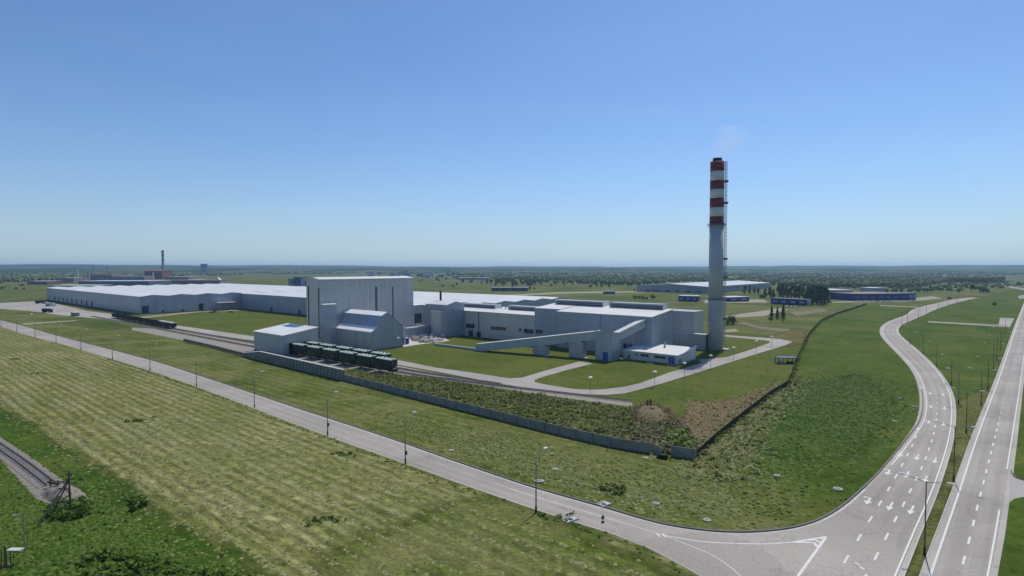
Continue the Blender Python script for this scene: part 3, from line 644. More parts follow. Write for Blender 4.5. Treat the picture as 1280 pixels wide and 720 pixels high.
def arrow(u, v, turn, big=1.0):
    P = g(u, v); _, tt = min(((abs((q - P).length), (S2[min(i + 1, len(S2) - 1)] - S2[max(i - 1, 0)]).normalized()) for i, q in enumerate(S2)), key=lambda x: x[0])
    d = -tt; w = Vector((-d.y, d.x))                        # d points towards the viewer, against the survey direction
    def T(a, c): q = P + d * (a * big) + w * (c * big); return (q.x, q.y, 0.036)
    mb = MB()
    if turn:
        mb.face([T(-2.0, -0.75), T(-2.0, 0.55), T(-1.55, 0.55), T(-1.55, -0.75)]); mb.face([T(-1.55, 0.20), T(0.2, 0.20), T(0.2, 0.55), T(-1.55, 0.55)])
        mb.face([T(0.2, -0.35), T(2.1, 0.35), T(0.2, 1.1)]); mb.face([T(-1.55, -0.75), T(-0.9, -0.55), T(-0.9, -0.75)])
    else:
        mb.face([T(-2.6, -0.17), T(0.4, -0.17), T(0.4, 0.17), T(-2.6, 0.17)]); mb.face([T(0.4, -0.62), T(2.5, 0), T(0.4, 0.62)])
    o = mb.build('arrow_marking', M['paint'], road)
    if o.data.polygons[0].normal.z < 0: o.data.flip_normals()
    return o
for u, v in ((1113, 633), (1139.4, 637.8), (1146.7, 571.8), (1168.9, 575.6), (1134, 593.3), (1157, 599), (1178.9, 493.3), (1180.7, 510), (1179.3, 530)): arrow(u, v, False)
for u, v in ((1082.8, 625.6), (1123.3, 567.8), (1107.8, 590), (1161, 491.6), (1162.2, 508.2), (1158.9, 527.3)): arrow(u, v, True)

_a = lambda P: [(q.x, q.y) for q in P]
KEEP_OUT = [_a(road_poly), _a(offset(sr, -0.3) + offset(sr, -1.4)[::-1]), _a(offset(hl, -1.4) + hro[::-1]), _a(offset(kerb_path, 0.3) + offset(kerb_path, -0.7)[::-1]), _a(offset(up, 0.5) + offset(up, -2.2)[::-1])]
# plant roads
def psheet(name, px, z, mat): return sheet(name, [g(*p) for p in px], z, M[mat])
pr_u = [(420, 437), (470, 446), (495, 449.6), (545, 459.6), (590, 465.8), (620, 470.3), (637, 472.9), (652.5, 472), (688, 461.5), (723.8, 451.9), (741, 454.4), (705, 463.5), (675, 472.2), (668, 475), (668.5, 477.6), (682.5, 480.8), (717.5, 486.2), (738.8, 487.3), (757.5, 486.3), (780, 483.4), (800, 479), (835.6, 466), (868, 456.5), (878, 453), (872, 449.8), (891, 448), (909.5, 446.2), (940, 436.6), (962, 428.6), (962, 426.5), (953, 425), (901, 420.2), (901, 418.2), (975, 423.8), (991, 427.2)]
pr_l = [(981.5, 431.4), (936.7, 445), (875.6, 464.4), (824.4, 480), (791, 489), (780, 491.6), (757.5, 493.6), (720, 492.6), (670, 487), (620, 478.8), (557.5, 466.5), (495, 455.5), (470, 451), (420, 442)]
psheet('plant_road', pr_u + pr_l, 0.020, 'plant_road')
psheet('plant_road', [(205, 404), (213.8, 405.8), (255, 411.5), (317.5, 420.5), (420, 434), (420, 440), (317.5, 425.8), (267.5, 418.8), (217.5, 411.6), (205, 409)], 0.016, 'plant_road')
psheet('yard', [(464, 440), (505, 433.5), (520, 431), (562, 426), (556, 422.5), (520, 417), (505, 418), (500, 432), (464, 438.5), (455, 441)], 0.018, 'concrete_light')
psheet('yard', [(-30, 380), (5, 378.4), (55, 376), (80, 382), (110, 388.8), (165, 395.5), (215, 403), (215, 405), (180, 403), (122, 398.2), (78, 394.2), (35, 388.5), (-30, 384)], 0.018, 'plant_road')
psheet('path', [(27, 404.2), (60, 402.3), (95, 400.3), (95, 401.3), (60, 403.7), (30, 405.9)], 0.018, 'sand')
psheet('path', [(176, 396), (250, 388.5), (310, 387), (310, 387.8), (250, 390), (176, 398)], 0.016, 'sand')
raised('kerb', [g(*p) for p in pr_l[::-1][2:]], 0.0, 0.25, 0.0, 0.12, M['concrete_light'])
# railway beds
def rail_line(name, label, pts, gauge, bed_w, root_loc, bed=True, sleeper_step=0.65):
    P = resample(smooth(pts, 2), max(8, int(length(pts) / 6)))
    t = thing(name, label, 'railway', (P[0].x, P[0].y, 0))
    Q = [p - P[0] for p in P]
    for sgn in (-1, 1):
        raised('rail', Q, sgn * gauge / 2 - 0.05, sgn * gauge / 2 + 0.05, 0.20, 0.40, M['rail'], t)
    n = int(length(Q) / sleeper_step); mb = MB()
    for i in range(n):
        p, d = at_len(Q, i * sleeper_step + 0.2); mb.obox((p.x, p.y), (d.x, d.y), None, 0.06, 0.21, 0.13, 1.3)
    mb.build('sleeper', M['sleeper'], t, kind='stuff')
    if bed: raised('ballast', P, -bed_w / 2, bed_w / 2, 0.0, 0.09, M['ballast'])
    return t
t1 = [PW(150.6, 640), PW(151.0, 460), PW(151.3, 330), PW(151.3, 190), PW(154, 176), PW(161.5, 142), PW(166.5, 120), PW(171.3, 92)]
t2 = [PW(158.5, 600), PW(159.4, 470), PW(159.4, 330), PW(159.2, 205), PW(159.8, 185), PW(162, 165), PW(164.2, 145)]
rail_line('railway_track', 'plant siding nearest the concrete fence, ending at the brown spoil heap', t1, 1.52, 4.2, None)
rail_line('railway_track', 'second plant siding, between the near siding and the buildings', t2, 1.52, 4.2, None)
psheet('gravel_bed', [(165, 409.5), (213, 412), (317, 430), (350, 436), (352, 448), (305, 441), (240, 427.5), (165, 412.6)], 0.016, 'ballast_light')
psheet('gravel_bed', [(352, 436), (420, 442.5), (497, 457), (620, 481), (700, 492), (790, 504), (792, 508.5), (720, 499.5), (620, 484.5), (550, 474), (470, 465.5), (430, 460), (352, 449)], 0.014, 'ballast_light')
w1 = [g(-120, 489), g(-60, 518), g(0, 556.5), g(30, 579), g(64, 606.5)]
rail_line('railway_track', 'dead-end railway track ending in the grass near the wooden pole', w1, 1.52, 4.6, None)
KEEP_OUT.append(_a([g(*p) for p in ((-120, 483), (-60, 510), (0, 546), (72, 597), (100, 612), (112, 628), (80, 636), (45, 624), (0, 574), (-60, 532), (-120, 500))]))
sheet('gravel_bed', [g(*p) for p in ((-120, 483), (-60, 510), (0, 546), (72, 597), (100, 612), (112, 628), (80, 636), (45, 624), (0, 574), (-60, 532), (-120, 500))], 0.016, M['ballast'])

# ================================================================ BUILDINGS OF THE PLANT (plant coordinates b, a)
def facade(mb, b0, a0, b1, a1, z0, z1, openings, th=0.25, inward=1):
    """wall plane from (b0,a0) to (b1,a1) with openings (s0, s1, z0, z1)"""
    L = math.hypot(b1 - b0, a1 - a0); ex = Vector(((b1 - b0) / L, (a1 - a0) / L)); nn = Vector((-ex.y, ex.x)) * inward
    cuts = sorted({0.0, L} | {o[0] for o in openings} | {o[1] for o in openings})
    def blk(s0, s1, za, zb):
        if zb - za < 0.01: return
        c = Vector((b0, a0)) + ex * ((s0 + s1) / 2) + nn * th / 2; mb.obox((c.x, c.y), (ex.x, ex.y), None, za, zb, (s1 - s0) / 2, th / 2)
    for s0, s1 in zip(cuts, cuts[1:]):
        z = z0
        for o in sorted([o for o in openings if o[0] < s1 - 1e-6 and o[1] > s0 + 1e-6], key=lambda o: o[2]): blk(s0, s1, z, o[2]); z = o[3]
        blk(s0, s1, z, z1)
def roof_y(root, prof, y0, y1, th=0.35, over=0.35, mat='roof', name='roof'):
    """roof sheet following (b, z) profile along a"""
    def fn(mb):
        top = [(x, z + th) for x, z in prof]; bot = [(x, z + 0.012) for x, z in prof][::-1]
        mb.prism_y(top + bot, y0 - over, y1 + over)
    return part(root, name, M[mat], fn)
def roof_x(root, prof, x0, x1, th=0.35, over=0.35, mat='roof_turn', name='roof'):
    def fn(mb):
        top = [(y, z + th) for y, z in prof]; bot = [(y, z + 0.012) for y, z in prof][::-1]
        mb.prism_x(top + bot, x0 - over, x1 + over)
    return part(root, name, M[mat], fn)
def pbox(root, name, mat, *d, parent=None):
    mb = PM(root); mb.box(*d); return mb.build(name, M[mat], parent or root)
def window_b(root, b, a0, a1, z0, z1, out=-1, mat='glass', name='window', frame=True, panes=1):
    """window or door in a wall whose plane is b = const; out = side it faces along b"""
    w = pbox(root, name, mat, *sorted((b + out * 0.02, b + out * 0.07)), a0, a1, z0, z1)
    if frame:
        mb = PM(root); x0, x1 = sorted((b + out * 0.01, b + out * 0.16))
        mb.box(x0, x1, a0 - 0.15, a0, z0 - 0.15, z1 + 0.15).box(x0, x1, a1, a1 + 0.15, z0 - 0.15, z1 + 0.15).box(x0, x1, a0, a1, z1, z1 + 0.15).box(x0, x1, a0, a1, z0 - 0.15, z0)
        for k in range(1, panes): c = a0 + (a1 - a0) * k / panes; mb.box(x0, x1, c - 0.06, c + 0.06, z0, z1)
        mb.build('frame', M['wall'], w)
    return w
def window_a(root, a, b0, b1, z0, z1, mat='glass', name='window', frame=True, panes=1):
    w = pbox(root, name, mat, b0, b1, a - 0.07, a - 0.02, z0, z1)
    if frame:
        mb = PM(root); y0, y1 = a - 0.16, a - 0.01
        mb.box(b0 - 0.15, b0, y0, y1, z0 - 0.15, z1 + 0.15).box(b1, b1 + 0.15, y0, y1, z0 - 0.15, z1 + 0.15).box(b0, b1, y0, y1, z1, z1 + 0.15).box(b0, b1, y0, y1, z0 - 0.15, z0)
        for k in range(1, panes): c = b0 + (b1 - b0) * k / panes; mb.box(c - 0.06, c + 0.06, y0, y1, z0, z1)
        mb.build('frame', M['wall'], w)
    return w

# --- wagon unloading shed
r = pthing('unloading_shed', 'low grey shed with white sloping roof that the green wagons stand in front of', 'shed', 145.4, 276.5)
def fn(mb):
    facade(mb, 145.4, 276.5, 165, 276.5, 0, 10.2, [(3.2, 8.6, 0, 6.2), (11.3, 16.6, 0, 6.2)])
    mb.prism_y([(145.4, 10.2), (165, 10.2), (165, 12.9)], 276.5, 276.75)
    facade(mb, 145.4, 308, 165, 308, 0, 10.2, [(3.2, 8.6, 0, 6.2), (11.3, 16.6, 0, 6.2)], inward=-1)
    mb.prism_y([(145.4, 10.2), (165, 10.2), (165, 12.9)], 307.75, 308)
    mb.box(145.4, 145.65, 276.75, 307.75, 0, 10.2); mb.box(164.75, 165, 276.75, 307.75, 0, 12.86)
part(r, 'wall', M['wall'], fn)
roof_y(r, [(145.0, 10.16), (165.4, 12.96)], 276.5, 308, 0.4, 0.6)
for d0 in (3.2, 11.3):
    mb = PM(r); b0 = 145.4 + d0
    mb.box(b0 - 0.25, b0, 276.3, 276.49, 0, 6.4).box(b0 + 5.35, b0 + 5.6, 276.3, 276.49, 0, 6.4).box(b0, b0 + 5.35, 276.3, 276.49, 6.2, 6.45); mb.build('door_frame', M['steel'], r)
part(r, 'floor', M['plant_road'], lambda mb: mb.box(145.65, 164.75, 276.75, 307.75, 0.0, 0.05))
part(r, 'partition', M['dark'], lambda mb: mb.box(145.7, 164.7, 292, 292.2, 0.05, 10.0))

# --- tall batch house
r = pthing('batch_house', 'tallest grey windowless block with four dark vertical strips, behind the low stepped annex', 'building', 176.5, 293)
part(r, 'wall', M['wall_light'], lambda mb: mb.prism_x([(293, 0), (307.5, 0), (307.5, 38.2), (300.2, 39.3), (293, 38.2)], 176.5, 245))
roof_x(r, [(292.6, 38.15), (300.2, 39.31), (307.9, 38.15)], 176.5, 245, 0.4, 0.3)
for a0, z0, z1, w in ((304.6, 11, 34.8, 1.1), (293.6, 4.7, 33.6, 1.1)):
    window_b(r, 176.5, a0, a0 + w, z0, z1, -1, 'dark', 'glazing_strip', False)
for b0, z0, z1, w in ((214.4, 18, 33.4, 1.7), (227.6, 11.7, 33.2, 1.0)):
    window_a(r, 293, b0, b0 + w, z0, z1, 'louvre', 'glazing_strip', False)
part(r, 'gutter', M['steel'], lambda mb: mb.box(176.5, 245, 292.45, 292.59, 37.95, 38.15))
# --- bucket elevator tower in front of it
r = pthing('elevator_tower', 'narrow grey tower with flat white roof at the corner of the tallest block', 'tower', 176, 288.5)
part(r, 'wall', M['wall'], lambda mb: mb.box(176, 184.2, 288.5, 292.98, 0, 24))
roof_x(r, [(288.1, 24.0), (292.9, 24.5)], 176, 184.2, 0.3, 0.3)
# --- stepped annex
r = pthing('batch_annex', 'stepped grey annex with steep upper roof and lit white lower roof, by the green wagons', 'building', 184.3, 256)
AP = [(184.3, 10.15), (188.8, 12.5), (191.2, 18.5), (195.2, 20.4), (206.3, 12.0)]
part(r, 'wall', M['wall'], lambda mb: mb.prism_y([(184.3, 0), (206.3, 0)] + [(x, z) for x, z in AP[::-1]], 256, 292.97))
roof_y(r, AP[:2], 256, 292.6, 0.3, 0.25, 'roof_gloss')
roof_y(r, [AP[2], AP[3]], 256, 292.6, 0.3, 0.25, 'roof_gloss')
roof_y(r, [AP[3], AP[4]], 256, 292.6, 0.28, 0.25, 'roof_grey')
roof_y(r, [(188.82, 12.53), (191.18, 18.45)], 256, 292.6, 0.2, 0.2, 'wall_blue', 'upper_cladding')
part(r, 'downpipe', M['steel'], lambda mb: mb.tube((184.15, 270, 0), (184.15, 270, 10.0), 0.1, n=6))
# --- entrance annex with the blue doors
r = pthing('entrance_annex', 'small low grey entrance block with a blue gate beside the stepped annex', 'building', 206.4, 262)
part(r, 'wall', M['wall_light'], lambda mb: mb.box(206.4, 213, 262, 292.9, 0, 10.5))
roof_y(r, [(206.4, 10.52), (213.2, 10.2)], 262, 292.5, 0.25, 0.2)
window_a(r, 262, 208.6, 211.8, 0.1, 4.2, 'blue', 'gate'); window_a(r, 262, 207.3, 209.6, 6.3, 8.3)
r = pthing('blue_kiosk', 'small dark blue booth beside the blue gate of the entrance block', 'booth', 214.2, 263)
part(r, 'wall', M['navy'], lambda mb: mb.box(214.2, 216.4, 263, 265, 0, 3.6)); part(r, 'roof', M['roof'], lambda mb: mb.box(214.0, 216.6, 262.8, 265.2, 3.61, 3.8))
part(r, 'door', M['blue'], lambda mb: mb.box(214.7, 215.6, 262.9, 262.98, 0.1, 2.2))
# --- link building between batch house and silo block
r = pthing('link_building', 'grey link building with dark windows between the tallest block and the silo block', 'building', 245.1, 293)
part(r, 'wall', M['wall_light'], lambda mb: mb.box(245.1, 253, 293.1, 306, 0, 20))
roof_x(r, [(292.8, 20.02), (306.2, 20.6)], 245.2, 252.9, 0.3, 0.2)
window_a(r, 293.1, 246.0, 252.0, 8.2, 14.6, 'glass', 'window', True, 3)
r = pthing('yard_wall', 'low grey wall behind the heap of waste bags', 'wall', 213.2, 284)
part(r, 'wall', M['wall'], lambda mb: mb.box(213.2, 251.8, 284, 292.9, 0, 6.4)); part(r, 'roof', M['roof_grey'], lambda mb: mb.box(213.1, 251.9, 283.8, 292.95, 6.41, 6.6))
# --- silo block
r = pthing('silo_block', 'blue-grey gabled block with white roof beside the waste heap', 'building', 252, 268)
part(r, 'wall', M['wall_blue'], lambda mb: mb.prism_y([(252, 0), (267.4, 0), (267.4, 21.2), (259.4, 22.9), (252, 21.0)], 268, 289))
roof_y(r, [(251.6, 20.95), (259.4, 22.92), (267.8, 21.15)], 268, 289, 0.3, 0.3)
part(r, 'side_bay', M['wall_light'], lambda mb: mb.box(248.6, 251.98, 270.6, 279.6, 0, 16.9))
part(r, 'side_bay_roof', M['roof'], lambda mb: mb.box(248.4, 251.97, 270.4, 279.8, 16.91, 17.2))
part(r, 'vent_pipe', M['black'], lambda mb: mb.tube((262, 285, 22), (262, 285, 29.5), 0.75, n=10))
# --- main hall in three sections
def monitor(root, a0, a1, b, z, h=3.0):
    m_ = part(root, 'roof_monitor', M['louvre'], lambda mb: mb.prism_y([(b - 2.2, z), (b + 2.2, z), (b + 2.6, z + h - 0.8), (b - 2.6, z + h - 0.8)], a0, a1))
    part_(root, m_, 'monitor_cap', 'roof_grey', lambda mb: mb.prism_y([(b - 2.9, z + h - 0.79), (b + 2.9, z + h - 0.79), (b + 3.4, z + h), (b - 3.4, z + h)], a0 - 0.3, a1 + 0.3))
    part_(root, m_, 'monitor_end', 'roof', lambda mb: mb.box(b - 3.2, b + 3.2, a0 - 0.9, a0 - 0.62, z, z + h + 0.4))
    part_(root, m_, 'monitor_end', 'roof', lambda mb: mb.box(b - 3.2, b + 3.2, a1 + 0.62, a1 + 0.9, z, z + h + 0.4))
    part_(root, m_, 'louvre_rail', 'steel', lambda mb: mb.prism_y([(b - 2.72, z + 1.0), (b - 2.5, z + 1.0), (b - 2.5, z + 1.25), (b - 2.72, z + 1.25)], a0, a1))
    return m_
def part_(root, par, name, mat, fn):
    mb = PM(root); fn(mb); o = mb.build(name, M[mat], par); return o
r = pthing('main_hall', 'long grey furnace hall with white roof and dark roof vents, ending by the striped chimney', 'building', 262, 130.2)
part(r, 'front_wall', M['wall_blue'], lambda mb: mb.prism_y([(262, 0), (286.5, 0), (286.5, 22.8), (262, 20.3)], 130.2, 188))
roof_y(r, [(261.5, 20.25), (286.6, 22.82)], 130.2, 188, 0.35, 0.5)
part(r, 'middle_wall', M['wall_blue'], lambda mb: mb.prism_y([(266, 0), (286.5, 0), (286.5, 22.9), (266, 21.1)], 188.6, 207.6))
roof_y(r, [(265.7, 21.08), (286.6, 22.92)], 189.1, 207.4, 0.35, 0.3)
part(r, 'rear_wall', M['wall_light'], lambda mb: mb.prism_y([(267.6, 0), (286.5, 0), (286.5, 17.6), (267.6, 16.5)], 207.8, 299.5))
roof_y(r, [(267.0, 16.45), (286.6, 17.62)], 208.4, 299, 0.4, 0.4)
part(r, 'back_wall', M['wall_blue'], lambda mb: mb.prism_y([(286.6, 0), (312, 0), (312, 20.4), (286.6, 22.7)], 152, 207))
roof_y(r, [(286.7, 22.72), (312.5, 20.4)], 152, 207, 0.35, 0.4)
part(r, 'back_wall', M['wall_blue'], lambda mb: mb.prism_y([(286.6, 0), (312, 0), (312, 16.3), (286.6, 17.5)], 207.5, 299.5))
roof_y(r, [(286.7, 17.55), (312.5, 16.3)], 208, 299, 0.35, 0.3)
for a0, a1, z in ((134.5, 165.5, 22.6), (171.5, 203.5, 22.7), (214.5, 241, 17.4), (254.5, 285.5, 17.4)): monitor(r, a0, a1, 285.5, z)
for a0, a1, z0, z1, pn in ((258.5, 266.4, 5.4, 8.2, 2), (231.4, 244.2, 5.8, 7.9, 4), (219, 221, 6.4, 8.0, 1), (209.6, 217, 5.6, 8.2, 2), (253, 256.5, 0.1, 3.6, 1), (260, 264, 0.1, 4.0, 2)):
    window_b(r, 267.6, a0, a1, z0, z1, -1, 'glass', 'window', True, pn)
window_b(r, 266, 201.8, 206.5, 6.4, 8.6, -1, 'glass', 'window', True, 2)
for a0 in (140, 156, 170, 181): window_b(r, 262, a0, a0 + 6, 2.6, 6.0, -1, 'navy', 'window', True, 3)
part(r, 'downpipe', M['black'], lambda mb: mb.tube((267.4, 254.8, 0), (267.4, 254.8, 16.2), 0.18, n=6))
part(r, 'downpipe', M['steel'], lambda mb: mb.tube((261.8, 160, 0), (261.8, 160, 20), 0.14, n=6))
for a0 in (250.5, 247, 244.5, 243.4): part(r, 'vent_pipe', M['steel'], lambda mb: mb.tube((285, a0, 17.6), (285, a0, 21.0 + (a0 % 3)), 0.35, n=8))
# --- west hall and north-west warehouse (multi-span roofs)
def spans(b0, n, w, eave, rise):
    P = [(b0, eave)]
    for k in range(n): P += [(b0 + w * (k + 0.45), eave + rise), (b0 + w * (k + 1), eave + (0.1 if k < n - 1 else 0))]
    return P
r = pthing('west_hall', 'long low dark grey hall with white roof, joining the tallest block to the big warehouse', 'building', 284, 300)
SPN = spans(284, 6, 25, 16.8, 1.5)
part(r, 'wall', M['wall_blue'], lambda mb: mb.prism_y([(284, 0), (434, 0)] + SPN[::-1], 300, 630.6))
roof_y(r, SPN, 300, 630.2, 0.3, 0.3)
for a0 in (352, 398, 441, 505, 560): window_b(r, 284, a0, a0 + 5, 0.2, 4.6, -1, 'navy', 'gate')
for a0 in (420, 470, 530, 590): part(r, 'wall_lamp', M['lamp'], lambda mb: mb.box(282.9, 283.95, a0, a0 + 0.9, 7.2, 7.8))
r = pthing('warehouse', 'huge grey warehouse with white zigzag-edged roof, blue dock doors on its left side', 'building', 187.1, 631)
SPN = spans(187.1, 10, 25.3, 16.9, 1.5)
part(r, 'wall', M['wall_blue'], lambda mb: mb.prism_y([(187.1, 0), (440.1, 0)] + SPN[::-1], 631, 1016))
roof_y(r, SPN, 631, 1016, 0.3, 0.4)
for k in range(9):
    a0 = 790 + k * 22; window_b(r, 187.1, a0, a0 + 6.5, 0.3, 6.8, -1, 'navy', 'dock_door')
for b0, w, z, mt in ((188.6, 6.0, 8.0, 'navy'), (240.5, 4.5, 8.0, 'dark'), (206, 2.2, 3, 'blue'), (224, 2.2, 3, 'blue')):
    window_a(r, 631, b0, b0 + w, 0.2, z, mt, 'gate')
part(r, 'canopy', M['roof'], lambda mb: mb.box(257, 275, 622, 630.8, 8.0, 8.5))
for b0 in (258, 273): part(r, 'canopy_post', M['steel'], lambda mb: mb.box(b0, b0 + 0.5, 622.5, 623, 0, 7.99))
part(r, 'wall_lamp', M['lamp'], lambda mb: mb.box(196, 197, 630.0, 630.9, 8.5, 9.4)); part(r, 'wall_lamp', M['lamp'], lambda mb: mb.box(221.5, 222.5, 630.0, 630.9, 6, 6.8))
# --- flue duct and filter house by the chimney
r = pthing('filter_house', 'plain pale grey block between the furnace hall and the chimney', 'building', 306, 127.6)
part(r, 'wall', M['wall_white'], lambda mb: mb.box(308.5, 322, 127.6, 151.8, 0, 20.3)); part(r, 'roof', M['roof_grey'], lambda mb: mb.box(308.3, 322.2, 127.4, 151.9, 20.31, 20.5))
r = pthing('flue_duct', 'low grey flue duct building joined to the foot of the striped chimney', 'duct', 305, 120)
part(r, 'wall', M['wall_blue'], lambda mb: mb.box(305, 308.45, 119.5, 151.8, 0, 8.3)); part(r, 'roof', M['roof'], lambda mb: mb.box(304.8, 308.48, 119.4, 151.9, 8.31, 8.6))
# --- chimney
CB, CA = 309.3, 115.8
r = pthing('striped_chimney', 'tall round chimney with red and white bands at its top', 'chimney', CB, CA)
def crad(z): return 3.9 - 0.25 * z / 104
cc = PW(CB, CA)
def hof(v): y = (360 - v) / F; return CAM_H + (cc.y / (CP + y * SP)) * (-SP + y * CP)
zs = [hof(v) for v in (281.3, 271, 259.6, 248.1, 236.9, 226.2, 214.5, 202.2)]
zseam = hof(374)
part(r, 'lower_shaft', M['shaft'], lambda mb: mb.lathe((CB, CA), [(crad(0) + 0.12, 0), (crad(zseam) + 0.1, zseam), (crad(zseam) + 0.1, zseam + 0.01)], 40), smooth=False)
part(r, 'shaft', M['shaft'], lambda mb: mb.lathe((CB, CA), [(crad(zseam), zseam + 0.02), (crad(zs[0]), zs[0] - 0.005)], 40))
part(r, 'seam_ring', M['louvre'], lambda mb: mb.lathe((CB, CA), [(crad(zseam) + 0.35, zseam - 0.3), (crad(zseam) + 0.35, zseam + 0.3)], 40))
for k in range(7):
    part(r, 'red_band' if k % 2 == 0 else 'white_band', M['red' if k % 2 == 0 else 'white'], lambda mb: mb.lathe((CB, CA), [(crad(zs[k]), zs[k]), (crad(zs[k + 1]), zs[k + 1] - 0.004)], 40))
part(r, 'flue_tip', M['black'], lambda mb: mb.lathe((CB, CA), [(2.4, zs[7]), (2.4, zs[7] + 1.9)], 24))
for o_ in r.children: o_.data.polygons.foreach_set('use_smooth', [len(p.vertices) == 4 for p in o_.data.polygons])
def ring(mb, z, w=1.0):
    R = crad(z)
    mb.lathe((CB, CA), [(R + 0.02, z), (R + w, z), (R + w, z + 0.12), (R + 0.02, z + 0.12)], 32)
    for k in range(20):
        t = 2 * math.pi * k / 20; x, y = CB + (R + w - 0.06) * math.cos(t), CA + (R + w - 0.06) * math.sin(t); mb.box(x - 0.05, x + 0.05, y - 0.05, y + 0.05, z + 0.12, z + 1.25)
    mb.lathe((CB, CA), [(R + w - 0.1, z + 1.2), (R + w, z + 1.2), (R + w, z + 1.3), (R + w - 0.1, z + 1.3)], 32)
part(r, 'platform', M['steel'], lambda mb: ring(mb, zs[0] - 0.6))
la = math.radians(-49.75) ; lx, ly = math.cos(la), math.sin(la)      # ladder on the side away to the right
for z in (hof(228), hof(255), hof(325), hof(348), hof(400)):
    R = crad(z); mb = PM(r); mb.obox((CB + lx * (R + 1.2), CA + ly * (R + 1.2)), (lx, ly), None, z, z + 0.12, 1.0, 0.7)
    for s_ in (-1, 1): mb.obox((CB + lx * (R + 1.25) - ly * s_ * 0.66, CA + ly * (R + 1.25) + lx * s_ * 0.66), (lx, ly), None, z + 0.12, z + 1.2, 0.95, 0.05)
    mb.obox((CB + lx * (R + 2.2), CA + ly * (R + 2.2)), (lx, ly), None, z + 0.7, z + 1.2, 0.05, 0.7); mb.build('rest_platform', M['louvre'], r)
def ladder(mb):
    z = 3.0
    while z < 102:
        R = crad(z) + 0.75
        for s_ in (-0.4, 0.4): mb.obox((CB + lx * R - ly * s_, CA + ly * R + lx * s_), (lx, ly), None, z, z + 2.0, 0.09, 0.09)
        mb.obox((CB + lx * R, CA + ly * R), (lx, ly), None, z + 0.9, z + 1.05, 0.05, 0.4)
        for s_ in (-0.45, 0.45): mb.obox((CB + lx * (R + 0.8) - ly * s_, CA + ly * (R + 0.8) + lx * s_), (lx, ly), None, z, z + 2.0, 0.07, 0.07)
        mb.obox((CB + lx * (R + 0.8), CA + ly * (R + 0.8)), (lx, ly), None, z + 1.4, z + 1.6, 0.35, 0.45); z += 2.0
part(r, 'ladder', M['steel'], ladder)
part(r, 'footing', M['concrete_light'], lambda mb: mb.box(CB + 1.2, CB + 6.0, CA - 6.2, CA - 1.2, 0, 0.7))
# --- small white substation
r = pthing('switch_house', 'small white flat-roofed building with blue doors at the chimney foot', 'building', 247.7, 110)
part(r, 'wall', M['wall_white'], lambda mb: mb.prism_y([(247.7, 0), (268.5, 0), (268.5, 5.9), (247.7, 4.6)], 110, 138))
roof_y(r, [(247.3, 4.6), (268.9, 5.95)], 110, 138, 0.3, 0.3)
for a0, a1, z0, z1 in ((124.5, 128.6, 2.6, 3.8), (115.8, 121.5, 2.6, 3.7), (130.2, 131.2, 2.8, 3.8)): window_b(r, 247.7, a0, a1, z0, z1, -1, 'glass', 'window', True, 2)
window_b(r, 247.7, 111.4, 114.4, 0.15, 3.9, -1, 'blue', 'gate', True, 2); window_b(r, 247.7, 134.4, 135.6, 0.1, 2.6, -1, 'louvre', 'door')
window_a(r, 110, 249.3, 250.9, 1.4, 3.0)
part(r, 'vent_pipe', M['steel'], lambda mb: mb.tube((262, 123, 5.3), (262, 123, 8.4), 0.5, n=10))
part(r, 'step', M['concrete_light'], lambda mb: mb.box(244.5, 246.5, 121, 124, 0, 0.35)); part(r, 'step', M['concrete_light'], lambda mb: mb.box(246.9, 247.6, 109.5, 115.0, 0, 0.25))
def plinth(nm, x0, x1, y0, y1):
    t = [o_ for o_ in bpy.data.objects if o_.name == nm][0]
    def fn(mb):
        mb.box(x0 - 0.12, x1 + 0.12, y0 - 0.12, y0 - 0.004, 0, 0.7).box(x0 - 0.12, x0 - 0.004, y0, y1, 0, 0.7)
    part(t, 'plinth', M['kerb'], fn)
for a_ in (('unloading_shed', 145.4, 148.4, 276.5, 308), ('batch_annex', 184.3, 206.3, 256, 288), ('switch_house', 247.7, 268.5, 110, 138), ('silo_block', 252, 267.4, 268, 289), ('west_hall', 284, 284.5, 300, 630), ('warehouse', 187.1, 440, 631, 1016), ('batch_house', 176.5, 177, 293, 307.5)): plinth(*a_)
# --- conveyor tower and galleries
r = pthing('transfer_tower', 'square grey conveyor tower with pale roof and a blue door at its foot', 'tower', 239, 139.5)
part(r, 'wall', M['wall'], lambda mb: mb.prism_y([(239, 0), (247.2, 0), (247.2, 12.7), (239, 14.0)], 139.5, 148.6))
roof_y(r, [(238.8, 14.0), (247.4, 12.75)], 139.5, 148.6, 0.3, 0.25, 'roof_grey')
window_b(r, 239, 141.5, 144.3, 0.1, 4.2, -1, 'blue', 'gate')
part(r, 'step', M['concrete_light'], lambda mb: mb.box(247.4, 249.5, 137.5, 141, 0, 0.4))
def gallery(root, p0, p1, z0, z1, w, h):
    """enclosed sloping conveyor from p0 to p1 (plant coords), floor heights z0, z1"""
    p0, p1 = Vector(p0), Vector(p1); d = (p1 - p0).normalized(); q = Vector((-d.y, d.x)) * w / 2
    def shell(mb, lo, hi, ex):
        V = [mb._v((p.x, p.y, z)) for p, zz in ((p0, z0), (p1, z1)) for p, z in ((p - q * ex, zz + lo), (p + q * ex, zz + lo), (p + q * ex, zz + hi), (p - q * ex, zz + hi))]
        mb.f += [V[0:4][::-1], V[4:8]] + [[V[k], V[(k + 1) % 4], V[(k + 1) % 4 + 4], V[k + 4]] for k in range(4)]
    part(root, 'gallery_shell', M['wall'], lambda mb: shell(mb, 0, h, 1.0)); part(root, 'roof', M['roof'], lambda mb: shell(mb, h + 0.01, h + 0.3, 1.08))
gl = g(594, 438.6); gb, ga = gl.dot(B), gl.dot(A)
r = pthing('conveyor_gallery', 'long rising enclosed conveyor with bright roof edge, over the lawn to the transfer tower', 'conveyor', gb, ga)
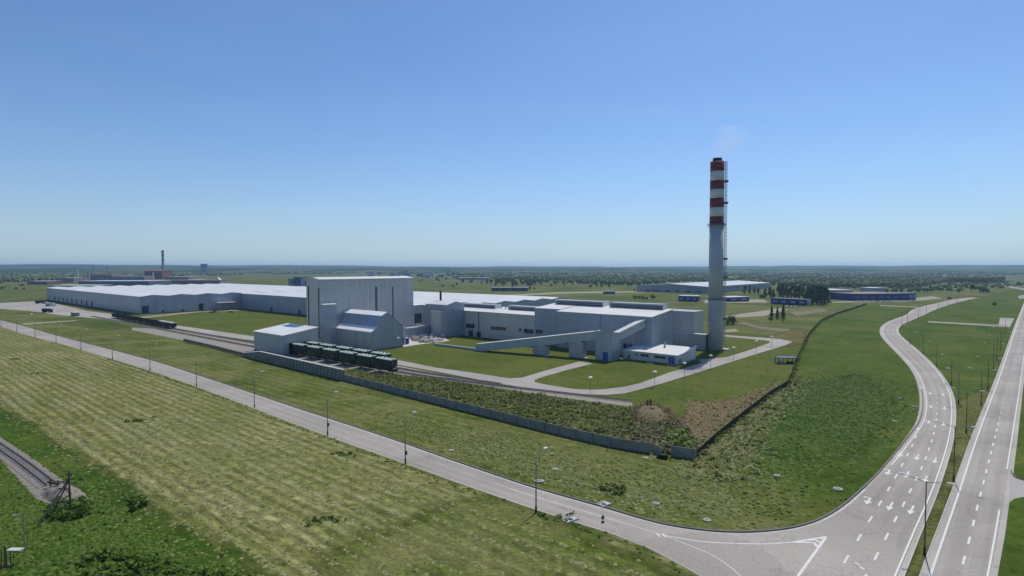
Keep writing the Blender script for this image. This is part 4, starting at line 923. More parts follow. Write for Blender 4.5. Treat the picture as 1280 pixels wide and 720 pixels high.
gallery(r, (gb + 1.5, ga), (243.2, 148.7), -0.6, 9.6, 4.0, 4.1)
for u in (672.5, 717):
    t_ = (u - 594) / (743 - 594); a_ = ga + (148.7 - ga) * (t_ ** 0.93); b_ = gb + 1.5 + (243.2 - gb - 1.5) * t_; zt = -0.6 + 10.2 * (ga - a_) / (ga - 148.7)
    part(r, 'support', M['wall'], lambda mb: mb.box(b_ - 1.8, b_ + 1.8, a_ - 4.2, a_ + 4.2, 0, zt + 0.1)); part(r, 'pad', M['concrete_light'], lambda mb: mb.box(b_ - 2.3, b_ + 1.0, a_ - 6.0, a_ - 4.25, 0, 0.35))
part(r, 'tunnel', M['wall_blue'], lambda mb: mb.box(gb + 0.5, gb + 2.8, ga + 0.3, ga + 34, 0, 1.1))
r = pthing('conveyor_gallery', 'short steep enclosed conveyor from the transfer tower up to the furnace hall', 'conveyor', 246.5, 143)
gallery(r, (247.0, 142.4), (261.95, 134.8), 8.8, 15.2, 4.0, 3.8)
part(r, 'trestle', M['steel'], lambda mb: (mb.tube((255, 137.0, 0), (255, 137.0, 11.8), 0.25, n=6), mb.tube((255, 139.6, 0), (255, 139.6, 11.8), 0.25, n=6), mb.tube((255, 137.0, 1), (255, 139.6, 10), 0.12, n=5)))
r = pthing('pipe_rack', 'stack of pale pipes beside the white switch house', 'pipes', 252, 138.8)
for k in range(4): part(r, 'pipe', M['steel'], lambda mb: mb.tube((249 + k * 1.2, 139.2 + 0.35 * (k % 2), 0.4 + k * 1.1), (258, 139.2 + 0.35 * (k % 2), 0.4 + k * 1.1), 0.32, n=8))
r = pthing('shelter', 'low grey-roofed open shelter on the grass by the side fence', 'shelter', 0, 0); del r['pb']
p = g(982, 454); r.location = (p.x, p.y, 0); r.rotation_euler = (0, 0, -0.05)
part(r, 'roof', M['farblue'], lambda mb: mb.box(-4.4, 4.4, -2.4, 2.4, 2.7, 3.0))
for x in (-4, 0, 4):
    for y in (-2, 2): part(r, 'post', M['black'], lambda mb: mb.box(x - 0.12, x + 0.12, y - 0.12, y + 0.12, 0, 2.69))
part(r, 'crate', M['concrete_light'], lambda mb: mb.box(-3.4, -1.2, -1.2, 0.6, 0, 1.0)); part(r, 'bench', M['rust'], lambda mb: mb.box(0.6, 3.4, -0.8, 0.8, 0, 0.8))

# --- waste heap of bags
hc = [g(*p) for p in ((514, 424.5), (522, 421), (534, 420.5), (546, 421.5), (556, 423.5), (552, 426.5), (540, 428.5), (528, 428.5), (516, 427))]
def lumps(name, pts, smin, smax, cols, parent, hfun):
    groups = {c: MB() for c in cols}
    for p in pts:
        c = cols[int(nr.integers(len(cols)))]; s = smin + (smax - smin) * nr.random(); h = hfun(p); mb = groups[c]; i0 = len(mb.v)
        J = 0.75 + 0.5 * nr.random(6)
        for k, (x, y, z) in enumerate(((1, 0, 0), (0, 1, 0), (-1, 0, 0), (0, -1, 0), (0, 0, 0.8), (0, 0, -0.6))): mb._v((p[0] + x * s * J[k], p[1] + y * s * J[k], h + 0.3 * s + z * s * J[k]))
        for a_, b_ in ((0, 1), (1, 2), (2, 3), (3, 0)): mb.f += [[i0 + a_, i0 + b_, i0 + 4], [i0 + b_, i0 + a_, i0 + 5]]
    return [mb.build('bag', M[c], parent, kind='stuff') for c, mb in groups.items() if mb.f]
M['bag_pale'] = plain('bag_pale', (0.55, 0.53, 0.50), 0.8, 0.2); M['bag_pink'] = plain('bag_pink', (0.36, 0.26, 0.24), 0.8, 0.2); M['bag_green'] = plain('bag_green', (0.22, 0.27, 0.22), 0.8, 0.2)
r = thing('waste_heap', 'long heap of pale, pinkish and greenish waste bags on the yard', 'heap', (0, 0, 0))
pp = scatter_pts(hc, 170); cen = pp.mean(0)
lumps('bag', pp, 0.7, 1.5, ['bag_pale', 'bag_pale', 'bag_pink', 'bag_green'], r, lambda p: 1.6 * nr.random())
# spoil heap at the end of the track
def mound(name, poly_px, h, mat, label, cat, seed=0):
    P = [g(*p) for p in poly_px]; c = sum(P, Vector((0, 0))) / len(P); n = len(P); R = resample(P + [P[0]], 37)[:-1]
    mb = MB(); rg = random.Random(seed); rows = 7
    for j in range(rows):
        t = j / (rows - 1)
        for p in R: q = c.lerp(p, 1 - t * 0.97); mb._v((q.x + rg.uniform(-.3, .3), q.y + rg.uniform(-.3, .3), h * math.sin(t * math.pi / 2) * (0.8 + 0.4 * rg.random()) if j else -0.05))
    m_ = len(R)
    for j in range(rows - 1):
        for k in range(m_): mb.f.append([j * m_ + k, j * m_ + (k + 1) % m_, (j + 1) * m_ + (k + 1) % m_, (j + 1) * m_ + k])
    mb.f.append([(rows - 1) * m_ + k for k in range(m_)])
    return tag(mb.build(name, M[mat], smooth=True), label, cat)
mound('spoil_heap', [(793, 512), (803, 507), (818, 507), (832, 514), (840, 526), (828, 531), (808, 530), (795, 522)], 1.9, 'soil', 'brown overgrown spoil heap at the end of the plant siding', 'heap', 3)
mound('gravel_mound', [(48, 618), (70, 603), (98, 610), (112, 625), (100, 637), (70, 634)], 1.5, 'ballast', 'grey gravel mound closing off the dead-end railway track', 'mound', 5)
p = g(811, 513); r = thing('buffer_stop', 'rusty buffer stop standing on the brown spoil heap', 'buffer stop', (p.x, p.y, 1.3), 0.5)
part(r, 'post', M['black'], lambda mb: mb.tube((-0.7, 0, 0), (-0.3, 0.2, 2.2), 0.16, n=6)); part(r, 'post', M['black'], lambda mb: mb.tube((0.7, 0, 0), (0.9, 0.3, 2.3), 0.16, n=6)); part(r, 'beam', M['rust'], lambda mb: mb.box(-1.2, 1.4, -0.15, 0.15, 1.3, 1.7))
p = g(68, 611); r = thing('buffer_stop', 'low dark buffer stop of crossed rails at the dead-end track', 'buffer stop', (p.x, p.y, 0), PROT - math.pi / 2 + 0.35)
for x in (-1.2, 1.2):
    part(r, 'post', M['wood'], lambda mb: mb.tube((x, 0, 0), (x, 0, 1.9), 0.14, n=6)); part(r, 'brace', M['rail'], lambda mb: mb.tube((x, 0.1, 1.4), (x, 3.2, 0.2), 0.10, n=6))
part(r, 'beam', M['wood'], lambda mb: mb.box(-1.9, 1.9, -0.18, 0.18, 1.0, 1.4))

# ================================================================ FENCES
def fence_pieces(P, seg):
    n = max(1, round(length(P) / seg)); return resample(P, n + 1)
def panel_mesh(nm, L, h, th, mat, ribs=3):
    mb = MB(); mb.box(-L / 2, L / 2, -th / 2, th / 2, 0.05, h)
    for k in range(ribs): z = h * (k + 0.55) / ribs; mb.box(-L / 2 + 0.15, L / 2 - 0.15, -th / 2 - 0.035, -th / 2, z - 0.28 * h / ribs, z + 0.28 * h / ribs)
    o = mb.build(nm, mat); me = o.data; bpy.data.objects.remove(o); return me
def put(name, me, parent, x, y, z, rot, sx=1.0, tilt=0.0):
    o = bpy.data.objects.new(name, me); COL.objects.link(o); o.parent = parent; o.location = (x, y, z); o.rotation_euler = (tilt, 0, rot); o.scale = (sx, 1, 1); return o
fw = fence_w; i430 = 6
lowpart = fence_w[i430:]
Q = fence_pieces(lowpart, 5.2); o0 = Q[0]
r = thing('concrete_fence', 'long grey concrete panel fence before the weeds, one panel collapsed near its end', 'fence', (o0.x, o0.y, 0))
pm = panel_mesh('panel', 5.0, 2.55, 0.16, M['concrete'])
mb = MB(); mb.box(-0.22, 0.22, -0.34, 0.2, 0, 2.78); po = mb.build('post', M['concrete']); pmesh = po.data; bpy.data.objects.remove(po)
for i in range(len(Q)):
    d = (Q[min(i + 1, len(Q) - 1)] - Q[max(i - 1, 0)]); an = math.atan2(d.y, d.x); q = Q[i] - o0
    put('post', pmesh, r, q.x, q.y, 0, an)
    if i < len(Q) - 1:
        c = (Q[i] + Q[i + 1]) / 2 - o0; dd = Q[i + 1] - Q[i]; an = math.atan2(dd.y, dd.x); L = dd.length
        if i == len(Q) - 3:
            o_ = put('panel', pm, r, c.x + 0.3, c.y - 0.9, 0.05, an + 0.05, (L - 0.45) / 5.0 * 0.55, 1.15); o_['label'] = 'fallen broken panel'; continue
        put('panel', pm, r, c.x, c.y, 0, an, (L - 0.42) / 5.0, 0.0)
put('panel', pm, r, (Q[-3] - o0).x + 1.3, (Q[-3] - o0).y - 0.25, -0.5, math.atan2((Q[-2] - Q[-3]).y, (Q[-2] - Q[-3]).x), 0.42, 0.02).rotation_euler.y = 0.35
hi_ = fence_w[3:i430 + 1]; Q = fence_pieces(hi_, 2.9); o0 = Q[0]
r = thing('retaining_wall', 'taller ribbed concrete wall in front of the unloading shed and wagons', 'wall', (o0.x, o0.y, 0))
mb = MB(); mb.box(-1.25, 1.25, -0.15, 0.15, 0, 4.2); mb.box(-1.1, 1.1, -0.2, -0.15, 0.2, 3.9); po = mb.build('panel', M['concrete']); wm = po.data; bpy.data.objects.remove(po)
mb = MB(); mb.box(-0.2, 0.2, -0.42, 0.18, 0, 4.2); po = mb.build('rib', M['concrete']); rm = po.data; bpy.data.objects.remove(po)
mb = MB(); mb.box(-1.46, 1.46, -0.4, 0.75, 4.21, 4.5); po = mb.build('coping', M['concrete_light']); cmesh = po.data; bpy.data.objects.remove(po)
for i in range(len(Q)):
    d = (Q[min(i + 1, len(Q) - 1)] - Q[max(i - 1, 0)]); an = math.atan2(d.y, d.x); q = Q[i] - o0; hsc = min(1, 0.45 + 0.09 * i)
    put('rib', rm, r, q.x, q.y, 0, an).scale.z = hsc
    if i < len(Q) - 1:
        c = (Q[i] + Q[i + 1]) / 2 - o0; dd = Q[i + 1] - Q[i]; an = math.atan2(dd.y, dd.x)
        o_ = put('panel', wm, r, c.x, c.y, 0, an, (dd.length - 0.42) / 2.5); o_.scale.z = hsc; put('coping', cmesh, r, c.x, c.y, 4.21 * (hsc - 1), an, dd.length / 2.93)
lo_ = fence_w[1:4]; Q = fence_pieces(lo_, 3.0); o0 = Q[0]
r = thing('guard_fence', 'row of short dark posts with a rail left of the ribbed concrete wall', 'fence', (o0.x, o0.y, 0))
mb = MB(); mb.box(-0.2, 0.2, -0.2, 0.2, 0, 2.0); po = mb.build('post', M['black']); gm = po.data; bpy.data.objects.remove(po)
mb = MB(); mb.box(-1.5, 1.5, -0.06, 0.06, 0.5, 1.7); po = mb.build('board', M['concrete']); bmh = po.data; bpy.data.objects.remove(po)
for i in range(len(Q)):
    d = (Q[min(i + 1, len(Q) - 1)] - Q[max(i - 1, 0)]); an = math.atan2(d.y, d.x); q = Q[i] - o0; put('post', gm, r, q.x, q.y, 0, an)
    if i < len(Q) - 1: c = (Q[i] + Q[i + 1]) / 2 - o0; dd = Q[i + 1] - Q[i]; put('board', bmh, r, c.x, c.y, 0, math.atan2(dd.y, dd.x), (dd.length - 0.42) / 3.0)
# side mesh fence
Q = fence_pieces(side_w, 3.6); o0 = Q[0]
r = thing('mesh_fence', 'dark wire mesh fence running from the concrete fence corner away past the chimney', 'fence', (o0.x, o0.y, 0))
mb = MB(); mb.box(-0.07, 0.07, -0.07, 0.07, 0, 2.1); po = mb.build('post', M['black']); spm = po.data; bpy.data.objects.remove(po)
mb = MB()
for k in range(25): x = -1.75 + 3.5 * k / 24; mb.box(x - 0.028, x + 0.028, -0.02, 0.02, 0.05, 1.95)
for z in (0.08, 0.6, 1.1, 1.6, 1.92): mb.box(-1.75, 1.75, -0.035, -0.021, z - 0.04, z + 0.04)
po = mb.build('mesh_panel', M['black']); smm = po.data; bpy.data.objects.remove(po)
for i in range(len(Q)):
    d = (Q[min(i + 1, len(Q) - 1)] - Q[max(i - 1, 0)]); q = Q[i] - o0; put('post', spm, r, q.x, q.y, 0, math.atan2(d.y, d.x))
    if i < len(Q) - 1: c = (Q[i] + Q[i + 1]) / 2 - o0; dd = Q[i + 1] - Q[i]; put('mesh_panel', smm, r, c.x, c.y, 0, math.atan2(dd.y, dd.x), (dd.length - 0.16) / 3.5)

# ================================================================ RAILWAY WAGONS
def hopper(label):
    t = thing('hopper_wagon', label, 'wagon', (0, 0, 0), 0, 'green hopper wagons by the unloading shed')
    mb = MB(); L = 5.0; prof = [(-1.6, 2.1), (1.6, 2.1), (1.75, 4.7), (1.35, 5.15), (-1.35, 5.15), (-1.75, 4.7)]
    # hopper body: long box whose ends slope in towards the bottom
    bot = [(-L + 1.6, 1.9), (L - 1.6, 1.9)]; V = []
    for x, y, z in ((-L + 1.8, -1.3, 1.5), (L - 1.8, -1.3, 1.5), (L - 1.8, 1.3, 1.5), (-L + 1.8, 1.3, 1.5), (-L, -1.6, 2.7), (L, -1.6, 2.7), (L, 1.6, 2.7), (-L, 1.6, 2.7), (-L, -1.65, 4.9), (L, -1.65, 4.9), (L, 1.65, 4.9), (-L, 1.65, 4.9)): V.append(mb._v((x, y, z)))
    for o_ in (0, 4): mb.f += [[V[o_ + k], V[o_ + (k + 1) % 4], V[o_ + 4 + (k + 1) % 4], V[o_ + 4 + k]] for k in range(4)]
    mb.f += [V[0:4][::-1], V[8:12]]
    for k in range(7): x = -L + 0.5 + k * (2 * L - 1) / 6; mb.box(x - 0.09, x + 0.09, -1.78, -1.66, 2.7, 4.85).box(x - 0.09, x + 0.09, 1.66, 1.78, 2.7, 4.85)
    mb.build('body', M['green_wagon'], t)
    mb = MB(); mb.prism_x([(-1.72, 4.91), (1.72, 4.91), (1.2, 5.22), (-1.2, 5.22)], -L - 0.05, L + 0.05); rf = mb.build('roof', M['green_roof'], t)
    for k in range(4):
        mb = MB(); x = -3.6 + k * 2.4; mb.box(x - 0.4, x + 0.4, -0.35, 0.35, 5.225, 5.36); mb.build('hatch', M['green_wagon'], rf)
    mb = MB(); mb.box(-L - 0.7, L + 0.7, -1.25, 1.25, 1.05, 1.35); mb.box(-L - 0.7, -L - 0.3, -1.5, 1.5, 1.35, 1.7); mb.box(L + 0.3, L + 0.7, -1.5, 1.5, 1.35, 1.7); mb.build('chassis', M['black'], t)
    for x in (-L - 0.4, L + 0.4):
        for y in (-1.2, 1.2): mb = MB(); mb.tube((x, y, 1.6), (x * 0.97, y, 4.8), 0.05, n=4); mb.build('end_ladder', M['steel'], t)
    for x in (-L + 1.2, L - 1.2):
        mb = MB(); mb.box(x - 1.35, x + 1.35, -1.0, 1.0, 0.75, 1.04); bg_ = mb.build('bogie', M['black'], t)
        for dx in (-0.9, 0.9):
            for y in (-0.80, 0.80): mb = MB(); mb.tube((x + dx, y - 0.07, 0.88), (x + dx, y + 0.07, 0.88), 0.47, n=14); mb.build('wheel', M['rail'], bg_)
    mb = MB(); mb.tube((L + 0.7, 0, 1.2), (L + 1.3, 0, 1.2), 0.14, n=8); mb.tube((-L - 0.7, 0, 1.2), (-L - 1.3, 0, 1.2), 0.14, n=8); mb.build('coupling', M['rust'], t)
    return t
AROT = math.atan2(A.y, A.x)
def wag(proto, b, a, label, first):
    p = PW(b, a)
    if first: proto.location = (p.x, p.y, 0.02); proto.rotation_euler = (0, 0, AROT); proto['label'] = label; return proto
    return dup(proto, (p.x, p.y, 0.02), AROT, label)
hw = hopper('x'); hw.scale = (1.06, 1.05, 1.2)
for k, a_ in enumerate((199.0, 213.0, 227.0, 241.2, 255.6, 269.8)):
    wag(hw, 151.3, a_, f'dark green hopper wagon on the siding nearest the fence, {ORD[k]} from its open end', k == 0)
for k, a_ in enumerate((213.5, 228.0, 242.4, 257.0, 270.5)):
    wag(hw, 159.4, a_, f'dark green hopper wagon on the second siding behind, {ORD[k]} from its open end', False)
def gondola(label):
    t = thing('gondola_wagon', label, 'wagon', (0, 0, 0), 0, 'dark open wagons on the siding by the warehouse')
    L = 6.9; mb = MB(); mb.box(-L, L, -1.6, 1.6, 1.3, 1.5); mb.box(-L, L, -1.6, -1.5, 1.5, 3.9).box(-L, L, 1.5, 1.6, 1.5, 3.9).box(-L, -L + 0.1, -1.5, 1.5, 1.5, 3.9).box(L - 0.1, L, -1.5, 1.5, 1.5, 3.9)
    for k in range(8): x = -L + 0.4 + k * (2 * L - 0.8) / 7; mb.box(x - 0.1, x + 0.1, -1.74, -1.61, 1.4, 3.85).box(x - 0.1, x + 0.1, 1.61, 1.74, 1.4, 3.85)
    mb.build('body', M['brown_wagon'], t)
    mb = MB(); mb.box(-L + 0.12, L - 0.12, -1.48, 1.48, 1.51, 3.3); mb.build('load', M['black'], t)
    mb = MB(); mb.box(-L - 0.3, L + 0.3, -0.4, 0.4, 1.0, 1.29); mb.build('chassis', M['black'], t)
    for x in (-L + 2.0, L - 2.0):
        mb = MB(); mb.box(x - 1.35, x + 1.35, -1.0, 1.0, 0.7, 0.99); bg_ = mb.build('bogie', M['black'], t)
        for dx in (-0.9, 0.9):
            for y in (-0.80, 0.80): mb = MB(); mb.tube((x + dx, y - 0.07, 0.85), (x + dx, y + 0.07, 0.85), 0.47, n=12); mb.build('wheel', M['rail'], bg_)
    return t
gw = gondola('x')
for k in range(10):
    wag(gw, 159.1, 469.5 + k * 14.5, f'dark open wagon in the long string beside the warehouse, {ORD[k]} from the near end', k == 0)
for ch in gw.children: pass
# covered wagon roofs at the near end of the string
for k in (0, 1):
    tgt = [o_ for o_ in bpy.data.objects if o_.get('group') == 'dark open wagons on the siding by the warehouse' and abs((Vector(o_.location[:2]) - PW(159.1, 469.5 + k * 14.5)).length) < 1][0]
    mb = MB(); mb.prism_x([(-1.65, 3.92), (1.65, 3.92), (1.2, 4.5), (-1.2, 4.5)], -6.9, 6.9); mb.build('roof', M['concrete_light'], tgt)
    tgt['label'] = f'dark wagon with pale roof in the long string, {ORD[k]} from the near end'

# ================================================================ LAMPS, POLES, SIGNS
def road_lamp(label, H=9.6, arms=((2.3, 2.0),), group='street lamps', mat='pole', hw=0.19):
    t = thing('street_lamp', label, 'street lamp', (0, 0, 0), 0, group)
    mb = MB(); mb.tube((0, 0, 0), (0, 0, H), 0.145 if len(arms) == 1 else 0.115, 0.09 if len(arms) == 1 else 0.07, 8); mb.build('pole', M[mat], t)
    mb = MB(); mb.tube((0, 0, 0), (0, 0, 1.2), 0.2, 0.19, 8); mb.build('base', M['black'], t)
    for ax, rise in arms:
        s_ = 1 if ax > 0 else -1; mb = MB(); prev = Vector((0, 0, H - 0.15))
        for k in range(1, 5):
            tt = k / 4; q = Vector((ax * tt, 0, H - 0.15 + rise * math.sin(tt * math.pi / 2 * 0.9))); mb.tube(prev, q, 0.045, n=6); prev = q
        am = mb.build('arm', M['steel' if len(arms) == 1 else 'pole'], t)
        mb = MB(); x0 = ax; z0 = prev.z
        mb.prism_y([(x0 - 0.1 * s_, z0 - 0.03), (x0 + 0.9 * s_, z0 + 0.05), (x0 + 0.95 * s_, z0 + 0.16), (x0 + 0.5 * s_, z0 + 0.26), (x0 - 0.1 * s_, z0 + 0.16)], -hw, hw); mb.build('lamp_head', M['lamp'], am)
    return t
lamp1 = road_lamp('x', 9.6, ((2.3, 1.9),), 'street lamps along the access road')
base_px = [(670, 641), (506.7, 579.3), (409.6, 544.4), (318, 509.5), (245.6, 482.9), (187.6, 463), (140.6, 449), (101.3, 437.4), (70.2, 428.3), (43.8, 421.4), (21, 414.7), (1.5, 408.5)]
for k, px in enumerate(base_px):
    p = g(*px); an = math.radians(45 if k < 5 else 40); lab = f'grey street lamp with one arm over the access road, {ORD[k]} post from the junction'
    if k == 0: lamp1.location = (p.x, p.y, 0); lamp1.rotation_euler = (0, 0, an); lamp1['label'] = lab; cur = lamp1
    else: cur = dup(lamp1, (p.x, p.y, 0), an, lab)
    if k in (1, 2):
        mb = MB(); mb.box(-0.28, 0.28, -0.42, -0.16, 1.7 + 0.4 * k, 2.5 + 0.45 * k); mb.build('control_box', M['black'], cur)
lamp2 = road_lamp('x', 11.6, ((2.7, 0.5), (-2.7, 0.5)), 'double-armed lamps on the highway median', 'pole_dark', 0.12)
med = [(1155.6, 693), (1192, 601), (1207.6, 541.5), (1226.3, 506.7), (1234.9, 487), (1241.6, 463), (1246, 450), (1250.6, 437), (1256.5, 421)]
for k, px in enumerate(med):
    p = g(*px); an = math.radians(-43 + 180); lab = f'double-armed lamp post on the grass median beside the highway, {ORD[k]} from the bottom'
    if k == 0: lamp2.location = (p.x, p.y, 0); lamp2.rotation_euler = (0, 0, an); lamp2['label'] = lab
    else: dup(lamp2, (p.x, p.y, 0), an, lab)
lamp3 = road_lamp('x', 10.6, ((2.6, 1.0),), 'lamps along the curved bypass', 'pole')
byp = [(1198, 504.5), (1189, 481), (1170.5, 459), (1153.5, 442), (1137.5, 431), (1127.6, 406), (1134.2, 402), (1148, 398), (1158, 391.4), (1173, 385), (1185, 381.5), (1196, 378.5)]
for k, px in enumerate(byp):
    p = g(*px); an = math.radians(150 if k < 4 else 120); lab = f'lamp post beside the inner edge of the curved road, {ORD[k]} from the junction end'
    if k == 0: lamp3.location = (p.x, p.y, 0); lamp3.rotation_euler = (0, 0, an); lamp3['label'] = lab
    else: dup(lamp3, (p.x, p.y, 0), an, lab)
def yard_lamp(label, H=5.4):
    t = thing('yard_lamp', label, 'street lamp', (0, 0, 0), 0, 'low lamps on the plant lawns')
    mb = MB(); mb.tube((0, 0, 0), (0, 0, H), 0.09, 0.06, 6); mb.build('pole', M['pole'], t)
    mb = MB(); mb.lathe((0, 0), [(0.12, H), (0.75, H + 0.12), (0.8, H + 0.3), (0.45, H + 0.62), (0.05, H + 0.72)], 12); mb.build('lamp_head', M['lamp'], t)
    return t
yl = yard_lamp('x')
ypx = [(738, 491.5), (818.4, 483.3), (855.6, 471), (888.4, 460.2), (917, 448.6), (945.5, 439.2), (964.5, 433)]
for k, px in enumerate(ypx):
    p = g(*px); lab = f'low white-topped lamp beside the plant road, {ORD[k]} counting towards the chimney and beyond'
    if k == 0: yl.location = (p.x, p.y, 0); yl['label'] = lab
    else: dup(yl, (p.x, p.y, 0), 0, lab)
for px, lab in (((869.6, 447), 'low white-topped lamp on the grass against the flue duct'), ((698, 438), 'low white-topped lamp under the long conveyor'), ((497.5, 435), 'low white-topped lamp at the wall of the stepped annex'),
                ((67.5, 398), 'low white-topped lamp by the warehouse yard, nearest the parked cars'), ((39.5, 401), 'low white-topped lamp on the grass below the warehouse yard'), ((94.8, 397), 'low white-topped lamp at the end of the wagon string'),
                ((232, 390), 'low white-topped lamp in front of the warehouse wall')):
    p = g(*px); dup(yl, (p.x, p.y, 0), 0, lab)
# wooden utility pole with struts (dead-end track)
p = g(88.5, 640); r = thing('utility_pole', 'wooden utility pole with slanting struts and a crossarm in the lush grass', 'utility pole', (p.x, p.y, 0), 0)
part(r, 'pole', M['wood'], lambda mb: mb.tube((0, 0, 0), (-0.2, 0, 7.7), 0.17, 0.12, 8))
st = g(45, 660) - p; st2 = g(62, 648) - p
part(r, 'strut', M['wood'], lambda mb: mb.tube((st.x, st.y, 0), (-0.25, 0.05, 6.2), 0.16, 0.12, 8)); part(r, 'strut', M['wood'], lambda mb: mb.tube((st2.x, st2.y, 0), (-0.15, -0.05, 5.9), 0.16, 0.12, 8))
part(r, 'crossarm', M['wood'], lambda mb: mb.box(-0.75, 0.35, -0.06, 0.06, 6.8, 6.95)); part(r, 'crossarm', M['wood'], lambda mb: mb.box(-0.5, 0.9, -0.22, -0.12, 6.1, 6.25))
for x, z in ((-0.7, 6.96), (0.3, 6.96), (-0.2, 7.7), (0.8, 6.26)): part(r, 'insulator', M['black'], lambda mb: mb.tube((x, 0 if z > 6.5 else -0.17, z), (x, 0 if z > 6.5 else -0.17, z + 0.28), 0.09, 0.05, 6))
p = g(31, 690); r = thing('utility_pole', 'thin pale post with a short bracket near the lower corner of the meadow', 'utility pole', (p.x, p.y, 0), 0)
part(r, 'pole', M['concrete'], lambda mb: mb.tube((0, 0, 0), (0, 0, 6.0), 0.09, 0.07, 6)); part(r, 'bracket', M['steel'], lambda mb: mb.box(-1.5, 0.1, -0.04, 0.04, 5.9, 6.0)); part(r, 'lamp_head', M['concrete_light'], lambda mb: mb.box(-1.75, -1.2, -0.1, 0.1, 5.86, 5.98))
p = g(3, 712); r = thing('timber_stakes', 'cluster of dark stakes standing in the grass at the lower left corner', 'stakes', (p.x, p.y, 0), 0)
for k in range(6): part(r, 'stake', M['wood'], lambda mb: mb.tube((-1.0 + k * 0.42, 0.2 * (k % 2), 0), (-1.0 + k * 0.42 + rng.uniform(-.1, .1), 0.2 * (k % 2), 2.6 + 0.9 * rng.random()), 0.09, 0.07, 6))
part(r, 'slab', M['concrete_light'], lambda mb: mb.box(-0.6, 1.5, 1.3, 2.2, 2.1, 2.25))
p = g(753.3, 667); r = thing('road_sign', 'small dark road sign seen from behind on a thin post beside the access road', 'road sign', (p.x, p.y, 0), math.radians(20))
part(r, 'post', M['steel'], lambda mb: mb.tube((0, 0, 0), (0, 0, 3.3), 0.05, n=6)); part(r, 'plate', M['black'], lambda mb: mb.lathe((0, 0), [(0.02, 2.5), (0.02, 2.51)], 3))
bpy.data.objects.remove(r.children[-1])
part(r, 'sign_plate', M['louvre'], lambda mb: mb.prism_y([(-0.38, 2.75), (0, 2.3), (0.38, 2.75), (0, 3.3)], -0.04, -0.01)); part(r, 'sign_plate', M['louvre'], lambda mb: mb.prism_y([(-0.3, 1.75), (0.3, 1.75), (0.3, 2.2), (-0.3, 2.2)], -0.04, -0.01))
# storm drain chutes
for px, rot, lab in (((755, 631), 40, 'pale concrete drain outlet on the far kerb of the access road'), ((713, 650), 40, 'pale concrete drain chute on the near edge of the access road')):
    p = g(*px); r = thing('drain_chute', lab, 'drain', (p.x, p.y, 0), math.radians(rot))
    part(r, 'apron', M['concrete_light'], lambda mb: mb.box(-1.3, 1.3, -0.7, 0.7, 0.02, 0.12))
    for y in (-0.85, 0.72): part(r, 'cheek', M['concrete_light'], lambda mb: mb.box(-1.4, 1.4, y, y + 0.14, 0.0, 0.32))
    part(r, 'pit', M['dark'], lambda mb: mb.box(-0.4, 0.4, -0.45, 0.45, 0.121, 0.16))
# manholes
def manhole(label):
    t = thing('manhole', label, 'manhole', (0, 0, 0), 0, 'concrete manhole covers in the grass')
    mb = MB(); mb.lathe((0, 0), [(0.95, 0), (0.95, 0.28), (0.6, 0.3)], 18); mb.build('ring', M['manhole'], t); mb = MB(); mb.lathe((0, 0), [(0.45, 0.3), (0.42, 0.37)], 14); mb.build('lid', M['concrete'], t)
    return t
mh = manhole('x'); M['concrete_light'].node_tree
for k, (u, v, lab) in enumerate(((694, 587, 'pale round manhole in the verge behind the first street lamp'), (971, 595, 'pale manhole in the green field nearest the concrete fence corner'), (1047.5, 612, 'biggest pale manhole on the green field by the road bend'),
        (884, 651, 'pale flat manhole in the grass close to the kerb of the bend'), (820, 630, 'faint pale manhole in the weedy verge left of the bend'), (1143, 508.5, 'upper pale manhole beside the curved road'), (1124, 497.5, 'thin pale manhole in the field left of the curved road, farthest up'),
        (1118.5, 526.8, 'pale manhole in the field beside the narrowing of the curved road'), (790, 541, 'pale manhole among the weeds behind the concrete fence'), (564, 563.5, 'pale manhole at the road verge left of the second lamp'), (674, 602.3, 'long pale slab beside the kerb behind the first lamp'),
        (870, 466.5, 'pale manhole on the lawn at the plant road edge'), (326, 488, 'pale manhole on the verge by the fourth street lamp'), (807, 573, 'pale manhole at the foot of the concrete fence near its gap'))):
    p = g(u, v)
    if k == 0: mh.location = (p.x, p.y, 0); mh['label'] = lab; cur = mh
    else: cur = dup(mh, (p.x, p.y, 0), 0, lab)
    cur.scale = (1.2, 0.8, 1) if 'slab' in lab else ((0.95, 0.95, 0.9) if 'biggest' in lab else (0.72, 0.72, 0.8))

